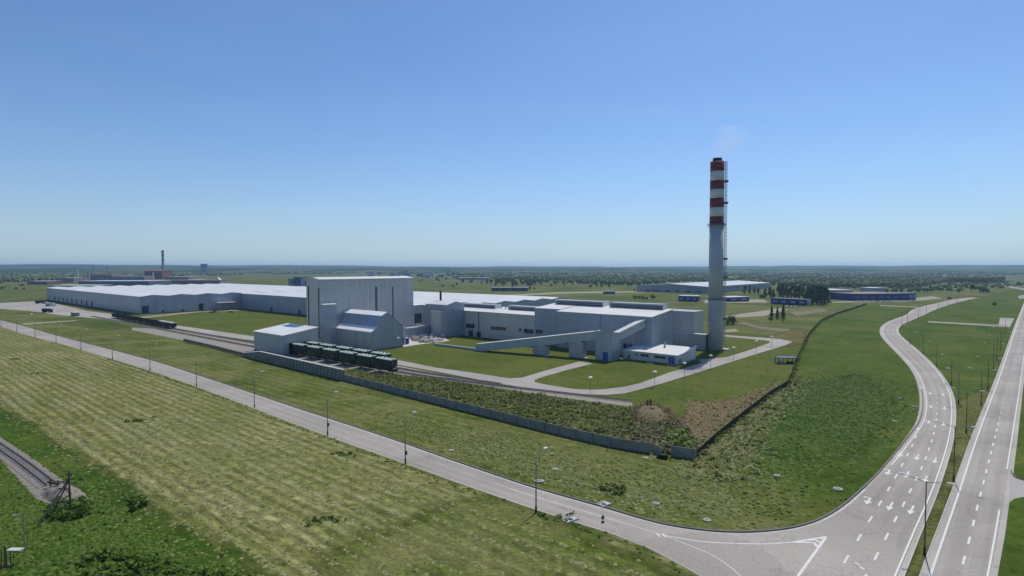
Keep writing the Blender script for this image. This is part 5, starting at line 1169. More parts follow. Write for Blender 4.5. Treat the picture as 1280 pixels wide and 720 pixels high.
# ================================================================ TREES, WEEDS, GRASS
def leaf_crown(seed, kind, H, W, nleaf, leaf):
    rg = np.random.default_rng(seed)
    if kind == 'conifer':
        t = rg.random(nleaf) ** 0.75; z = H * (0.08 + 0.92 * t); R = W * (1 - t) * (0.7 + 0.3 * np.sin(t * 22)) + 0.12
        th = rg.random(nleaf) * 2 * np.pi; r = R * np.sqrt(0.25 + 0.75 * rg.random(nleaf)); C = np.stack([r * np.cos(th), r * np.sin(th), z - 0.12 * r], 1); tint = rg.random(nleaf)
    else:
        nc = 16 if kind == 'round' else 14; cs = []
        for k in range(nc):
            if kind == 'column': zc = H * (0.16 + 0.8 * k / nc); rr = W * math.sin(min(1, (1.03 - k / nc) * 1.6) * math.pi / 2) * 0.55; th = rg.random() * 6.28; cs.append((rr * math.cos(th), rr * math.sin(th), zc, W * (0.65 + 0.3 * rg.random()) * (1.05 - 0.6 * k / nc), rg.random()))
            else:
                th = rg.random() * 6.28; q = rg.random(); rr = W * 0.68 * math.sqrt(rg.random()); zc = H * (0.34 + 0.5 * q); rr *= math.sqrt(max(0.1, 1 - ((zc / H - 0.6) / 0.42) ** 2)); cs.append((rr * math.cos(th), rr * math.sin(th), zc, W * (0.30 + 0.2 * rg.random()), rg.random()))
        cs = np.array(cs); idx = rg.integers(nc, size=nleaf); c = cs[idx]; d = rg.normal(size=(nleaf, 3)); d /= np.linalg.norm(d, axis=1)[:, None]; C = c[:, :3] + d * (c[:, 3] * (0.55 + 0.5 * rg.random(nleaf)))[:, None]; tint = np.clip(0.65 * c[:, 4] + 0.35 * rg.random(nleaf), 0, 1)
    d1 = rg.normal(size=(nleaf, 3)); d1 /= np.linalg.norm(d1, axis=1)[:, None]; d2 = np.cross(d1, rg.normal(size=(nleaf, 3))); d2 /= np.linalg.norm(d2, axis=1)[:, None]
    s = leaf * (0.6 + 0.8 * rg.random(nleaf))[:, None]
    V = np.stack([C - d1 * s, C + d2 * s * 0.6, C + d1 * s, C - d2 * s * 0.6], 1); V[:, :, 2] = np.maximum(V[:, :, 2], 0.05)
    return V.reshape(-1, 3), np.arange(nleaf * 4).reshape(-1, 4), np.repeat(tint, 4)
TREEM = {}
def tree_meshes(kind, k):
    if (kind, k) in TREEM: return TREEM[(kind, k)]
    H, W, n, lf, mt = {'round': (10, 3.9, 620, 0.55, 'leaf'), 'column': (16, 2.6, 700, 0.62, 'leaf_dark'), 'conifer': (14, 3.0, 620, 0.65, 'leaf_dark'), 'bush': (3.2, 2.2, 240, 0.42, 'leaf')}[kind]
    V, Fc, ti = leaf_crown(100 * k + len(kind), 'round' if kind == 'bush' else kind, H, W, n, lf)
    o = np_mesh('crown', V, Fc, M[mt], ti, nper=4); cm = o.data; bpy.data.objects.remove(o)
    mb = MB(); mb.tube((0, 0, 0), (0.1, 0.05, H * 0.45), 0.028 * H, 0.016 * H, 7); mb.tube((0.1, 0.05, H * 0.45), (0, 0, H * 0.85), 0.016 * H, 0.005 * H, 6)
    rg = random.Random(k)
    for j in range(5): th = rg.random() * 6.28; z = H * (0.3 + 0.09 * j); mb.tube((0.05, 0, z), (W * 0.55 * math.cos(th), W * 0.55 * math.sin(th), z + H * 0.14), 0.009 * H, 0.003 * H, 5)
    o = mb.build('trunk', M['bark']); tm = o.data; bpy.data.objects.remove(o)
    TREEM[(kind, k)] = (tm, cm, H); return TREEM[(kind, k)]
tcount = [0]
def tree(kind, u, v, h, label, group=None, wide=1.0):
    tcount[0] += 1; tm, cm, H = tree_meshes(kind, tcount[0] % 4); p = g(u, v); s = h / H
    t = thing({'round': 'tree', 'column': 'poplar_tree', 'conifer': 'conifer_tree', 'bush': 'bush'}[kind], label, 'bush' if kind == 'bush' else 'tree', (p.x, p.y, -0.02), rng.random() * 6.28, group); t.scale = (s * wide, s * wide, s)
    for nm, me in (('trunk', tm), ('crown', cm)): o = bpy.data.objects.new(nm, me); COL.objects.link(o); o.parent = t
    return t
for k, (u, v, h) in enumerate(((964.5, 399, 11.5), (971.5, 399.5, 11), (979, 400, 13.5))): tree('conifer', u, v, h, f'dark conifer of the lone trio beyond the chimney, {ORD[k]} from its left side', 'trio of conifers beyond the chimney')
tree('bush', 914.5, 405.5, 6.5, 'single dark round bush right of the chimney'); tree('bush', 963, 401.5, 3.4, 'low bush at the foot of the conifer trio'); tree('bush', 909, 406.5, 3, 'small low bush beside the single round bush')
k = 0
for u, v, h in ((957, 372.5, 15), (963, 372, 17), (967, 373, 14), (974, 372.5, 21), (979, 372, 23), (984, 372.5, 22), (989, 372, 23), (994, 373, 22), (999, 373, 21), (1004, 374, 19)):
    tree('column', u, v, h, f'tall dark tree in the row behind the blue shed, {ORD[k]} from the left', 'tall trees behind the blue shed', 1.25); k += 1
for k, (u, v, h) in enumerate(((1011, 380, 24), (1016, 380.5, 26), (1021, 380.5, 25), (1026, 381, 26), (1030.5, 381, 24))): tree('column', u, v, h, f'tall dark tree in the clump right of the blue shed, {ORD[k]} from the left', 'tall trees right of the blue shed', 1.4)
for k, (u, v, h) in enumerate(((931, 367, 15), (936.5, 367, 14), (943, 367, 13), (948, 367, 12))): tree('column', u, v, h, f'dark tree in front of the far grey warehouse, {ORD[k]} from the left', 'trees in front of the far warehouse', 1.3)
for k, (u, v, h) in enumerate(((785, 358, 14), (789.5, 358, 12), (793, 365, 6), (817.5, 365, 6), (844.5, 364.5, 6.5), (823, 358, 9))): tree('round', u, v, h, f'dark tree near the left end of the far grey warehouse, {ORD[k]} from the left', 'trees by the far warehouse')
for k, (u, v, h) in enumerate(((794, 373.5, 4.5), (799, 374, 5), (804, 374.5, 4.5), (808.5, 374.5, 4), (816.5, 373.5, 6), (952.5, 374.5, 8), (1013, 376, 5))): tree('bush', u, v, h, f'bush in the meadow behind the plant roof, {ORD[k]} from the left', 'bushes behind the plant roof')
lab_m = 'small dark tree dotting the far meadow behind the plant'
meadow = [(566.5, 361, 9), (571, 357, 8), (553, 359, 6), (738, 360.5, 10), (746, 360, 10), (752, 360, 9), (761.5, 360, 9), (662, 362.5, 8), (668, 363, 7), (528, 352, 9), (524, 352.5, 8), (549, 352, 9), (772, 358, 11), (777, 357, 12), (768, 355, 10), (731, 356, 10), (716, 357, 9), (705, 357, 9), (695, 356, 10), (689, 358, 8), (676, 357, 10), (641, 361, 6), (757, 356, 12), (1198, 366.5, 8), (1215, 365.5, 15), (1225, 366.5, 13), (1229, 367, 12), (1234, 367, 11), (1243, 382, 4), (1187, 374.5, 4), (1163, 362, 9), (1150, 362, 9), (1174, 364, 8), (1181, 360, 8), (1208, 361, 8), (1150, 357, 10), (1250, 362, 8), (1190, 357, 9), (3, 362, 6), (20, 362, 5), (30, 362, 4), (27, 358, 6)]
for u, v, h in meadow: tree('round' if h > 6.5 else 'bush', u, v, h, lab_m, 'small trees dotting the far meadow')
# dense young wood behind the plant: individually visible trees
lab_w = 'dark tree in the young wood behind the plant'
for k in range(110):
    u = rng.uniform(612, 672) if k % 2 else rng.uniform(575, 800); v = rng.uniform(350.5, 358.5) if k % 2 else rng.uniform(349, 356)
    tree('round' if k % 3 else 'column', u, v, rng.uniform(9, 15), lab_w, 'trees of the young wood behind the plant')
for k in range(90):
    u = rng.uniform(880, 1150); v = 353 + rng.random() * 5 + (u > 1030) * 2
    tree('round', u, v, rng.uniform(6, 11), 'round tree in the belt of trees behind the blue buildings', 'belt of trees behind the blue buildings')
# far woods: one mass
def wood(name, regions, mat='leaf_far'):
    Vs, Fs, Ts, off = [], [], [], 0
    for poly, n, h0, h1 in regions:
        q = np.array(poly, float); lo, hi = q.min(0), q.max(0); pts = np.zeros((0, 2))
        while len(pts) < n:
            c = lo + nr.random((n * 2, 2)) * (hi - lo); keep = in_poly(c, poly)
            nz = np.sin(c[:, 0] * 0.11 + c[:, 1] * 0.9) + np.sin(c[:, 0] * 0.043 - c[:, 1] * 1.7 + 2) + 0.9 * nr.random(len(c)); c = c[keep & (nz > -0.1)]; pts = np.vstack([pts, c])
        for u, v in pts[:n]:
            p = g(u, v); h = h0 + (h1 - h0) * nr.random(); w = h * (0.3 + 0.35 * nr.random()) * (1 + (p.y > 2500) * 1.0 + (p.y > 4500) * 2)
            m = 6; th = np.arange(m) * 2 * np.pi / m + nr.random(); j = 0.7 + 0.6 * nr.random(m); j2 = 0.6 + 0.7 * nr.random(m)
            ring0 = np.stack([p.x + w * 0.75 * j * np.cos(th), p.y + w * 0.75 * j * np.sin(th), np.full(m, h * 0.06)], 1)
            ring1 = np.stack([p.x + w * j2 * np.cos(th), p.y + w * j2 * np.sin(th), h * (0.4 + 0.2 * nr.random(m))], 1)
            ring2 = np.stack([p.x + w * 0.55 * j * np.cos(th + .5), p.y + w * 0.55 * j * np.sin(th + .5), h * (0.72 + 0.16 * nr.random(m))], 1)
            Vs.append(np.vstack([ring0, ring1, ring2, [[p.x, p.y, h]]])); k = np.arange(m); k2 = (k + 1) % m
            f = np.vstack([np.stack([k, k2, k2 + m], 1), np.stack([k, k2 + m, k + m], 1), np.stack([k + m, k2 + m, k2 + 2 * m], 1), np.stack([k + m, k2 + 2 * m, k + 2 * m], 1), np.stack([k + 2 * m, k2 + 2 * m, np.full(m, 3 * m)], 1)])
            Fs.append(f + off); off += 3 * m + 1; Ts.append(np.clip(0.7 * nr.random() + 0.3 * nr.random(3 * m + 1), 0, 1))
    o = np_mesh(name, np.vstack(Vs), np.vstack(Fs), M[mat], np.concatenate(Ts), kind='stuff'); return o
wood('far_woods', [
    ([(540, 350), (600, 344), (820, 343), (900, 346), (1170, 345), (1190, 352), (1140, 360), (1040, 360), (900, 354), (860, 352), (790, 357), (700, 354), (600, 350)], 2300, 8, 13),
    ([(560, 339.5), (700, 338.5), (1280, 338.6), (1280, 344), (1000, 345.5), (700, 344), (560, 345)], 1500, 10, 18),
    ([(1180, 351), (1205, 348.5), (1240, 348.5), (1256, 352), (1240, 354), (1190, 354)], 220, 14, 22),
    ([(1060, 356), (1280, 352), (1280, 358), (1200, 364), (1110, 366), (1060, 362)], 300, 3.5, 7.5),
    ([(-40, 341), (60, 340), (150, 339.5), (400, 338.5), (400, 342), (250, 345), (90, 349), (60, 352), (-40, 354)], 1500, 9, 16),
    ([(-40, 352), (62, 346), (100, 348), (60, 351), (-40, 357)], 200, 7, 12),
    ([(340, 338.6), (560, 338.4), (560, 342), (340, 343)], 500, 9, 16)])

# weeds between the fence and the tracks
inner = [q + (q.normalized() * 1.2) for q in fence_w]
weed_poly = inner[6:] + [g(*p) for p in ((872, 562), (862, 540), (848, 528), (838, 530), (800, 531), (788, 512), (740, 504), (680, 495), (620, 486), (550, 475), (510, 470), (470, 467), (436, 463))]
wp = scatter_pts(weed_poly, 3000) + nr.normal(size=(3000, 2)) * 0.5; wp = wp[np.sin(wp[:, 0] * 0.21) + np.sin(wp[:, 1] * 0.33 + 1) + 1.6 * nr.random(3000) > 0.0]; clumps('weeds', wp, 0.3 + 1.3 * nr.random(len(wp)) ** 1.8, 0.85, 14, 0.36, M['weed'])
tussocks('long_grass', scatter_pts(weed_poly, 1800), 0.45, 0.3, M['tuft_olive'], 0.6)
clumps('weeds', scatter_pts(weed_poly, 1500), 0.5 + 0.6 * nr.random(1500), 0.9, 10, 0.42, M['weed_pale'])
edge_poly = inner[6:13] + [q + Vector((0.6, 2.4)) for q in fence_w[6:13]][::-1]
clumps('weeds', scatter_pts(edge_poly, 800), 0.5 + 0.6 * nr.random(800), 0.9, 10, 0.42, M['weed_pale'])
spoil = [g(*p) for p in ((785, 512), (803, 506), (820, 506), (838, 514), (850, 530), (840, 537), (808, 536), (790, 524))]
clumps('weeds', scatter_pts(spoil, 420), 0.4 + 0.8 * nr.random(420), 1.9, 10, 0.30, M['weed_brown'])
clumps('weeds', scatter_pts(spoil, 160), 0.4 + 0.8 * nr.random(160), 1.9, 10, 0.30, M['weed'])
corner = [g(*p) for p in ((800, 532), (850, 532), (870, 552), (878, 572), (868, 574), (830, 566), (790, 555))]
clumps('weeds', scatter_pts(corner, 800), 0.6 + 0.9 * nr.random(800), 1.0, 12, 0.42, M['weed_pale'])
clumps('weeds', scatter_pts([g(*p) for p in ((832, 545), (856, 543), (868, 556), (866, 566), (840, 562))], 240), 1.0 + 1.0 * nr.random(240), 1.1, 14, 0.42, M['weed'])
tussocks('dry_grass', scatter_pts(rough_poly, 2400), 0.4, 0.16, M['tuft_brown'], 1.6); tussocks('dry_grass', scatter_pts(rough_poly, 800), 0.4, 0.16, M['tuft_olive'], 2.0)
clumps('weeds', scatter_pts(rough_poly, 170), 0.3 + 0.8 * nr.random(170) ** 2, 0.8, 12, 0.36, M['weed_brown'])
tussocks('dry_grass', scatter_pts(outer_poly, 1300), 0.42, 0.2, M['tuft_hay'], 3.0); tussocks('dry_grass', scatter_pts(outer_poly, 1300), 0.45, 0.22, M['tuft_olive'], 3.5)
op = scatter_pts(outer_poly, 240) + nr.normal(size=(240, 2)) * 2.5; clumps('weeds', op, 0.3 + 1.1 * nr.random(240) ** 2, 0.9, 12, 0.38, M['weed'])
clumps('weeds', op[::2] + nr.normal(size=(120, 2)) * 4, 0.3 + 1.0 * nr.random(120) ** 2, 0.9, 12, 0.38, M['weed_pale'])
sp = [Vector(q) for q in side_w]
hedge = [q + Vector((-0.9, -0.3)) for q in sp] + [q + Vector((0.9, 0.3)) for q in sp[::-1]]
clumps('weeds', scatter_pts(hedge, 1100), 0.5 + 0.7 * nr.random(1100), 1.2, 12, 0.42, M['weed'])
# long grass where it stands in tussocks, thinning out at the edges of each patch
near_l = trace([(-40, 540), (20, 560), (70, 592), (120, 612), (165, 640), (205, 668), (240, 690), (330, 735), (330, 760), (-60, 760)], 4)
tussocks('long_grass', scatter_pts(near_l, 3600), 0.38, 0.16, M['tuft'], 2.5)
tussocks('long_grass', scatter_pts(near_l, 500), 0.5, 0.25, M['tuft_dark'], 3.0)
tussocks('long_grass', scatter_pts(near_l, 500), 0.4, 0.14, M['tuft_olive'], 3.0)
clumps('weeds', scatter_pts([g(*p) for p in ((150, 690), (330, 730), (330, 745), (90, 745), (110, 690))], 260), 0.8 + 0.9 * nr.random(260), 0.8, 14, 0.30, M['weed_dark'])
clumps('weeds', scatter_pts([g(*p) for p in ((52, 648), (70, 628), (98, 622), (116, 630), (112, 646), (80, 652))], 200), 0.7 + 0.8 * nr.random(200), 1.0, 14, 0.30, M['weed_dark'])
clumps('weeds', scatter_pts([g(*p) for p in ((162, 626), (178, 622), (182, 632), (170, 640))], 22), 1.0 + 0.8 * nr.random(22), 1.0, 16, 0.30, M['weed_dark'])
rf = [g(*p) for p in ((995, 500), (1010, 475), (1070, 462), (1115, 485), (1130, 505), (1115, 540), (1055, 595), (1000, 630), (920, 630), (940, 590))]
tussocks('long_grass', scatter_pts(rf, 3400), 0.5, 0.2, M['tuft'], 8)
dk = [g(*p) for p in ((990, 500), (1020, 478), (1070, 472), (1100, 490), (1100, 525), (1050, 565), (990, 560))]
tussocks('long_grass', scatter_pts(dk, 1900), 0.5, 0.26, M['tuft_dark'], 7.0)
vp = [g(*p) for p in ((450, 505), (560, 532), (700, 562), (860, 588), (960, 592), (1010, 620), (990, 650), (930, 656), (860, 652), (740, 622), (600, 575), (490, 535))]
tussocks('long_grass', scatter_pts(vp, 2200), 0.5, 0.18, M['tuft_olive'], 3.0)
vd = [g(*p) for p in ((560, 548), (620, 555), (700, 582), (760, 605), (850, 615), (920, 615), (910, 645), (840, 645), (740, 620), (650, 594))]
tussocks('long_grass', scatter_pts(vd, 800), 0.32, 0.10, M['tuft_hay'], 5.0)
clumps('weeds', scatter_pts([g(*p) for p in ((745, 606), (765, 604), (785, 612), (775, 620), (750, 617))], 26), 0.6 + 0.7 * nr.random(26), 0.8, 14, 0.42, M['weed'])
hayn = [g(*p) for p in ((120, 500), (420, 560), (560, 615), (700, 662), (820, 715), (790, 770), (360, 770), (250, 670), (170, 590))]
hp = scatter_pts(hayn, 9000); hb = hp @ np.array([B.x, B.y]); hp = hp + ((np.round(hb / 3.4) * 3.4 - hb) * 0.85 + nr.normal(size=len(hb)) * 0.25)[:, None] * np.array([[B.x, B.y]]); hp = hp[::3]; tussocks('mown_swath', hp, 0.3, 0.07, M['tuft_hay'])
tussocks('long_grass', scatter_pts(hayn, 900), 0.45, 0.09, M['tuft_olive'], 4.0)
for mt_, sd in (('tuft_hay', 2.2), ('tuft', 2.2)): tussocks('long_grass', np.array([[q.x, q.y] for q in _le for _ in range(3)]), 0.3, 0.12, M[mt_], sd)
for c, n in (((173, 526), 22), ((405, 650), 18), ((700, 648), 9), ((430, 568), 16), ((20, 449), 14), ((50, 467), 14)):
    P0 = g(*c); pts = np.array([[P0.x, P0.y]]) + nr.normal(size=(n, 2)) * np.array([[1.8, 1.0]]); clumps('weeds', pts, 0.6 + 0.6 * nr.random(n), 0.6, 12, 0.30, M['weed_dark'])
mdp = [g(*p) for p in ((1168, 622), (1190, 560), (1195, 515), (1240, 482), (1215, 545), (1190, 615), (1150, 715), (1132, 715))]
tussocks('long_grass', scatter_pts(mdp, 420), 0.35, 0.12, M['tuft_olive'])
ed = offset(rl, 0.9)[int(len(rl) * .3):-4]; ed2 = offset(rl, 2.2)[int(len(rl) * .3):-4]
tussocks('long_grass', scatter_pts(ed + ed2[::-1], 420), 0.35, 0.2, M['tuft'], 0.3)
ke = offset(kerb_path, -0.9); ke2 = offset(kerb_path, -2.4)
tussocks('long_grass', scatter_pts(ke + ke2[::-1], 420), 0.3, 0.15, M['tuft_olive'], 0.2)

# ================================================================ FAR BUILDINGS
def hat(v, P): y = (360 - v) / F; return CAM_H + (P.y / (CP + y * SP)) * (-SP + y * CP)
def block(name, label, cat, u0, u1, vb, vt, depth, wall, roof, nwin=0, winmat='glass', vb1=None, group=None, gable=0.0):
    P0, P1 = g(u0, vb), g(u1, vb if vb1 is None else vb1); d = P1 - P0; L = d.length; an = math.atan2(d.y, d.x); h = max(2.5, hat(vt, P0))
    t = thing(name, label, cat, (P0.x, P0.y, 0), an, group)
    mb = MB(); mb.box(0, L, 0, depth, 0, h); mb.build('wall', M[wall], t)
    e = max(0.4, h * 0.03); mb = MB()
    if gable: mb.prism_x([(-e, h + 0.02), (depth + e, h + 0.02), (depth / 2, h + gable)], -e, L + e)
    else: mb.box(-e, L + e, -e, depth + e, h + 0.02, h + 0.02 + max(0.5, 0.05 * h))
    mb.build('roof', M[roof], t)
    for k in range(nwin):
        mb = MB(); x = L * (k + 0.25) / nwin; mb.box(x, x + L * 0.5 / nwin, -0.12, -0.02, h * 0.35, h * 0.7); mb.build('window', M[winmat], t)
    return t
fb = g(885, 367); b0, a0 = fb.dot(B), fb.dot(A)
r = pthing('far_warehouse', 'big pale grey warehouse with light roof standing behind the striped chimney', 'warehouse', b0, a0)
M['farroof'] = roofing('far_pale_roof', (0.56, 0.57, 0.57), 6)
part(r, 'wall', M['farwall'], lambda mb: mb.prism_x([(a0, 0), (a0 + 139, 0), (a0 + 139, 11.5), (a0 + 70, 15.5), (a0, 11.5)], b0, b0 + 366))
roof_x(r, [(a0 - 0.8, 11.45), (a0 + 70, 15.52), (a0 + 140, 11.45)], b0, b0 + 366, 0.6, 0.8, 'farroof')
for k in range(6): window_b(r, b0, a0 + 12 + k * 20, a0 + 20 + k * 20, 0.4, 4.5, -1, 'louvre', 'dock_door', False)
for k in range(8): window_a(r, a0, b0 + 20 + k * 40, b0 + 34 + k * 40, 6.0, 7.6, 'louvre', 'window', False)
block('blue_shed', 'small navy blue shed left of the chimney in the meadow', 'building', 848, 872, 376.6, 370, 22, 'navy', 'farroof', 3, 'farwall', 377.2)
block('blue_shed', 'navy blue shed just right of the chimney', 'building', 910.5, 936.5, 377.4, 372, 26, 'navy', 'farroof', 2, 'farwall', 376.6)
block('blue_shed', 'long navy blue shed with flat roof in front of the tall dark trees', 'building', 963.5, 1008, 380, 373, 14, 'navy', 'farblue', 4, 'farwall', 382.2)
block('lean_to', 'pale little annex at the right end of the long navy shed', 'building', 1008.6, 1013.5, 382.2, 376.5, 8, 'farwall', 'farroof', 0, 'glass')
block('blue_works', 'longest navy blue works building with white cars parked in front', 'building', 1066, 1135, 376, 367.6, 60, 'navy', 'pinkwall', 7, 'farblue', 375.4)
block('grey_works', 'light grey ribbed works hall joined to the left of the blue works', 'building', 1033, 1065.6, 373.8, 363, 50, 'farwall', 'farroof', 8, 'louvre', 373.8)
block('works_office', 'short dark blue wing at the right end of the blue works', 'building', 1136, 1145, 375.5, 367, 30, 'farblue', 'farblue', 2, 'farwall', 374.6)
block('white_dome_hall', 'low hall with bright white roof seen over the blue works', 'building', 1091, 1107, 366, 360.2, 40, 'farwall', 'roof', 0)
block('roadside_shop', 'low flat shelter-like building with pale roof in the meadow behind the hall roof', 'building', 614, 660, 364, 359.6, 16, 'louvre', 'farroof', 4, 'dark')
block('grey_cabin', 'small blue-grey cabin in the meadow, left of the far warehouse', 'building', 755, 769, 367.6, 364.4, 10, 'farblue', 'farroof', 2)
block('white_roofed_hall', 'long hall with bright white roof showing among the far woods', 'building', 573, 612, 350, 347.2, 40, 'farwall', 'roof', 0)
# left-hand works with the dark-banded stack
block('white_hall', 'long low hall with bright white roof at the far left edge of the works', 'building', 34, 59, 355.6, 351.6, 50, 'brick', 'roof', 0)
block('white_hall', 'very low pale-roofed halls in front of the pink factory', 'building', 62, 118, 360, 357, 60, 'pinkwall', 'roof', 0)
block('dark_hall', 'long dark hall with thin light roof behind the big warehouse', 'building', 98, 186, 358.5, 351.6, 90, 'louvre', 'farroof', 0)
for k, (u0, u1, vb, vt, mt, rf_, lb) in enumerate(((70, 92, 353.5, 347.5, 'pinkwall', 'farroof', 'pinkish factory hall nearest the white hall'), (113, 140, 351, 343.5, 'pinkwall', 'pinkwall', 'pinkish factory hall left of the brick block'), (141, 180, 351, 345.5, 'pinkwall', 'farroof', 'long pinkish factory hall touching the brick block'),
        (206, 236, 351, 346.2, 'pinkwall', 'farroof', 'pinkish factory hall right of the banded stack'), (186, 275, 355.5, 350.5, 'pinkwall', 'pinkwall', 'longest low pink factory hall behind the white zigzag roof'), (232, 248, 353, 349.6, 'dark', 'farroof', 'small dark hall behind the warehouse roof'))):
    block('factory_hall', lb, 'building', u0, u1, vb, vt, 60, mt, rf_, 5, 'louvre')
block('brick_works', 'tall red brick factory block beside the dark-banded stack', 'building', 181, 203, 349, 338.8, 70, 'brick', 'brick', 4, 'dark', gable=4)
def stack(u, vb, vt, w, label, bands, name='far_chimney', cat='chimney', mat='white'):
    P = g(u, vb); H = hat(vt, P); R = w / 2 * P.y / F; t = thing(name, label, cat, (P.x, P.y, 0))
    n = 2 * bands + 1; z0 = H * 0.55
    mb = MB(); mb.lathe((0, 0), [(R * 1.25, 0), (R, z0 if bands else H)], 14); mb.build('shaft', M[mat], t)
    if bands:
        for k in range(n - 1): mb = MB(); mb.lathe((0, 0), [(R * 1.02, z0 + (H - z0) * k / (n - 1) + 0.02), (R * 0.96, z0 + (H - z0) * (k + 1) / (n - 1))], 14); mb.build('band', M['louvre' if k % 2 else mat], t)
    return t
stack(204, 348.5, 312.8, 2.9, 'tall distant stack with dark bands at its top, over the red brick works', 3, mat='farwall')
stack(97, 350, 336.5, 2.0, 'pale slim silo tower over the pink factory, left one', 0, 'silo', 'silo')
stack(110.5, 350, 339, 2.4, 'pale blue-grey silo tower over the pink factory, second one', 0, 'silo', 'silo', 'farwall'); stack(191.5, 352, 340, 1.2, 'thin pale mast in front of the red brick works', 0, 'silo', 'mast')
for u, vt, lb in ((115.5, 331.8, 'distant water tower on a thin leg, left of the two'), (133.5, 333.8, 'distant water tower on a thin leg, right of the two')):
    P = g(u, 342); H = hat(vt, P); t = thing('water_tower', lb, 'water tower', (P.x, P.y, 0)); mb = MB(); mb.lathe((0, 0), [(3.0, 0), (3.0, H * 0.75)], 10); mb.build('leg', M['louvre'], t); mb = MB(); mb.lathe((0, 0), [(3.5, H * 0.75), (8, H * 0.83), (8, H * 0.97), (2, H)], 12); mb.build('tank', M['louvre'], t)
block('apartment_tower', 'hazy blue-grey twin tower block far away on the left skyline', 'building', 251, 257.5, 343, 330.5, 22, 'farblue', 'farblue', 3, 'farwall')
block('dark_works', 'dark blue square works building left of the tallest block', 'building', 367, 376, 357.5, 346.8, 50, 'farblue', 'farblue', 2, 'navy'); block('dark_works', 'lower blue wing beside the dark blue square works', 'building', 376.3, 384, 357, 351, 50, 'farblue', 'farblue', 2, 'navy'); block('dark_works', 'pale blue low wing left of the dark blue square works', 'building', 360.5, 366.7, 357.4, 349, 50, 'farwall', 'farblue', 2, 'farblue')
P = g(274, 352.5); t = thing('white_tent', 'white slanted canopy behind the warehouse roof', 'tent', (P.x, P.y, 0)); mb = MB(); mb.prism_y([(-6, 0), (10, 0), (-6, 14), (-12, 14)], 0, 12); mb.build('canopy', M['roof'], t)
for k in range(26):
    u = rng.uniform(455, 565); vb = rng.uniform(342, 348.5); w = rng.uniform(3, 9)
    block('town_house', 'far blue-grey town building above the tallest block roof', 'building', u, u + w, vb, vb - rng.uniform(2.0, 4.5), 40, rng.choice(['farblue', 'farblue', 'farwall']), 'farblue', 0, group='far town buildings behind the tallest block')
for k in range(16):
    u = rng.uniform(395, 470); vb = rng.uniform(340.5, 342.5); w = rng.uniform(2, 9)
    block('town_house', 'far pale town building on the skyline left of centre', 'building', u, u + w, vb, vb - rng.uniform(1.0, 2.2), 60, 'farwall', rng.choice(['roof', 'farroof']), 0, group='far pale town buildings')
for k, (u, w) in enumerate(((1246, 5), (1256, 3), (1263, 4))): block('white_house', f'tiny bright white building on the far right, {ORD[k]} from the left', 'building', u, u + w, 352.2, 350.4, 30, 'white', 'roof', 0)
for k, (u, w, v) in enumerate(((1050, 12, 345.2), (1072, 26, 341.2), (1115, 10, 339.4), (905, 14, 343))): block('far_hall', f'thin pale far roof above the woods, {ORD[k]} of four', 'building', u, u + w, v, v - 0.9, 60, 'farwall', 'roof', 0)
block('far_hall', 'pale roof on the wooded rise over the far warehouse', 'building', 811, 818, 340.4, 339, 50, 'farwall', 'roof', 0)

# vehicles
def car(label, mat='car_white', group='white cars parked in front of the blue works'):
    t = thing('parked_car', label, 'car', (0, 0, 0), 0, group)
    mb = MB(); mb.prism_y([(-2.2, 0.35), (2.2, 0.35), (2.25, 0.75), (1.2, 0.92), (0.5, 1.45), (-1.3, 1.48), (-2.15, 0.95)], -0.85, 0.85); mb.build('body', M[mat], t)
    mb = MB(); mb.prism_y([(1.1, 0.95), (0.48, 1.40), (-1.25, 1.42), (-1.9, 0.98)], -0.86, 0.86); mb.build('window', M['glass'], t)
    for x in (-1.4, 1.4):
        for y in (-0.8, 0.8): mb = MB(); mb.tube((x, y - 0.1, 0.33), (x, y + 0.1, 0.33), 0.33, n=10); mb.build('wheel', M['tyre'], t)
    return t
c0 = car('x')
for k, (u, v) in enumerate(((1068, 377.2), (1073, 377), (1078, 377.3), (1083, 376.8), (1089, 377.2), (1093, 376.9), (1097, 377.4), (1104, 377.3), (1109, 377.5), (1112, 377.2), (1141, 376.7))):
    p = g(u, v); lab = f'white car in front of the blue works, {ORD[k]} from the left'; an = rng.uniform(-0.5, 0.5)
    if k == 0: c0.location = (p.x, p.y, 0); c0.rotation_euler.z = an; c0['label'] = lab
    else: c = dup(c0, (p.x, p.y, 0), an, lab)
for k, (u, v) in enumerate(((985, 383.8), (991, 384.2), (996, 384))): p = g(u, v); c = dup(c0, (p.x, p.y, 0), 0.2, f'white car beside the long navy shed, {ORD[k]} from the left'); c['group'] = 'cars beside the navy shed'
for k, (u, v) in enumerate(((264, 391), (269, 390.6), (289, 390.8))):
    p = g(u, v); c = car(f'dark car at the warehouse wall, {ORD[k]} from the left', 'car_dark', 'dark cars at the warehouse'); c.location = (p.x, p.y, 0); c.rotation_euler.z = 0.6
def truck(label, loc, rot, body, cab):
    t = thing('truck', label, 'truck', loc, rot)
    mb = MB(); mb.box(-7.5, 3.2, -1.25, 1.25, 1.2, 3.9); mb.build('trailer', M[body], t)
    mb = MB(); mb.prism_y([(3.5, 0.6), (6.0, 0.6), (6.0, 2.0), (5.5, 3.1), (3.5, 3.3)], -1.2, 1.2); cb = mb.build('cab', M[cab], t)
    mb = MB(); mb.prism_y([(5.56, 3.0), (6.03, 2.05), (6.06, 2.05), (5.6, 3.02)], -1.05, 1.05); mb.build('windscreen', M['glass'], cb)
    mb = MB(); mb.box(-7.3, 5.5, -0.5, 0.5, 0.8, 1.19); mb.build('chassis', M['black'], t)
    for x in (-6.4, -5.2, -4.0, 3.6, 5.0):
        for y in (-1.0, 1.0): mb = MB(); mb.tube((x, y - 0.18, 0.5), (x, y + 0.18, 0.5), 0.5, n=12); mb.build('wheel', M['tyre'], t)
    return t
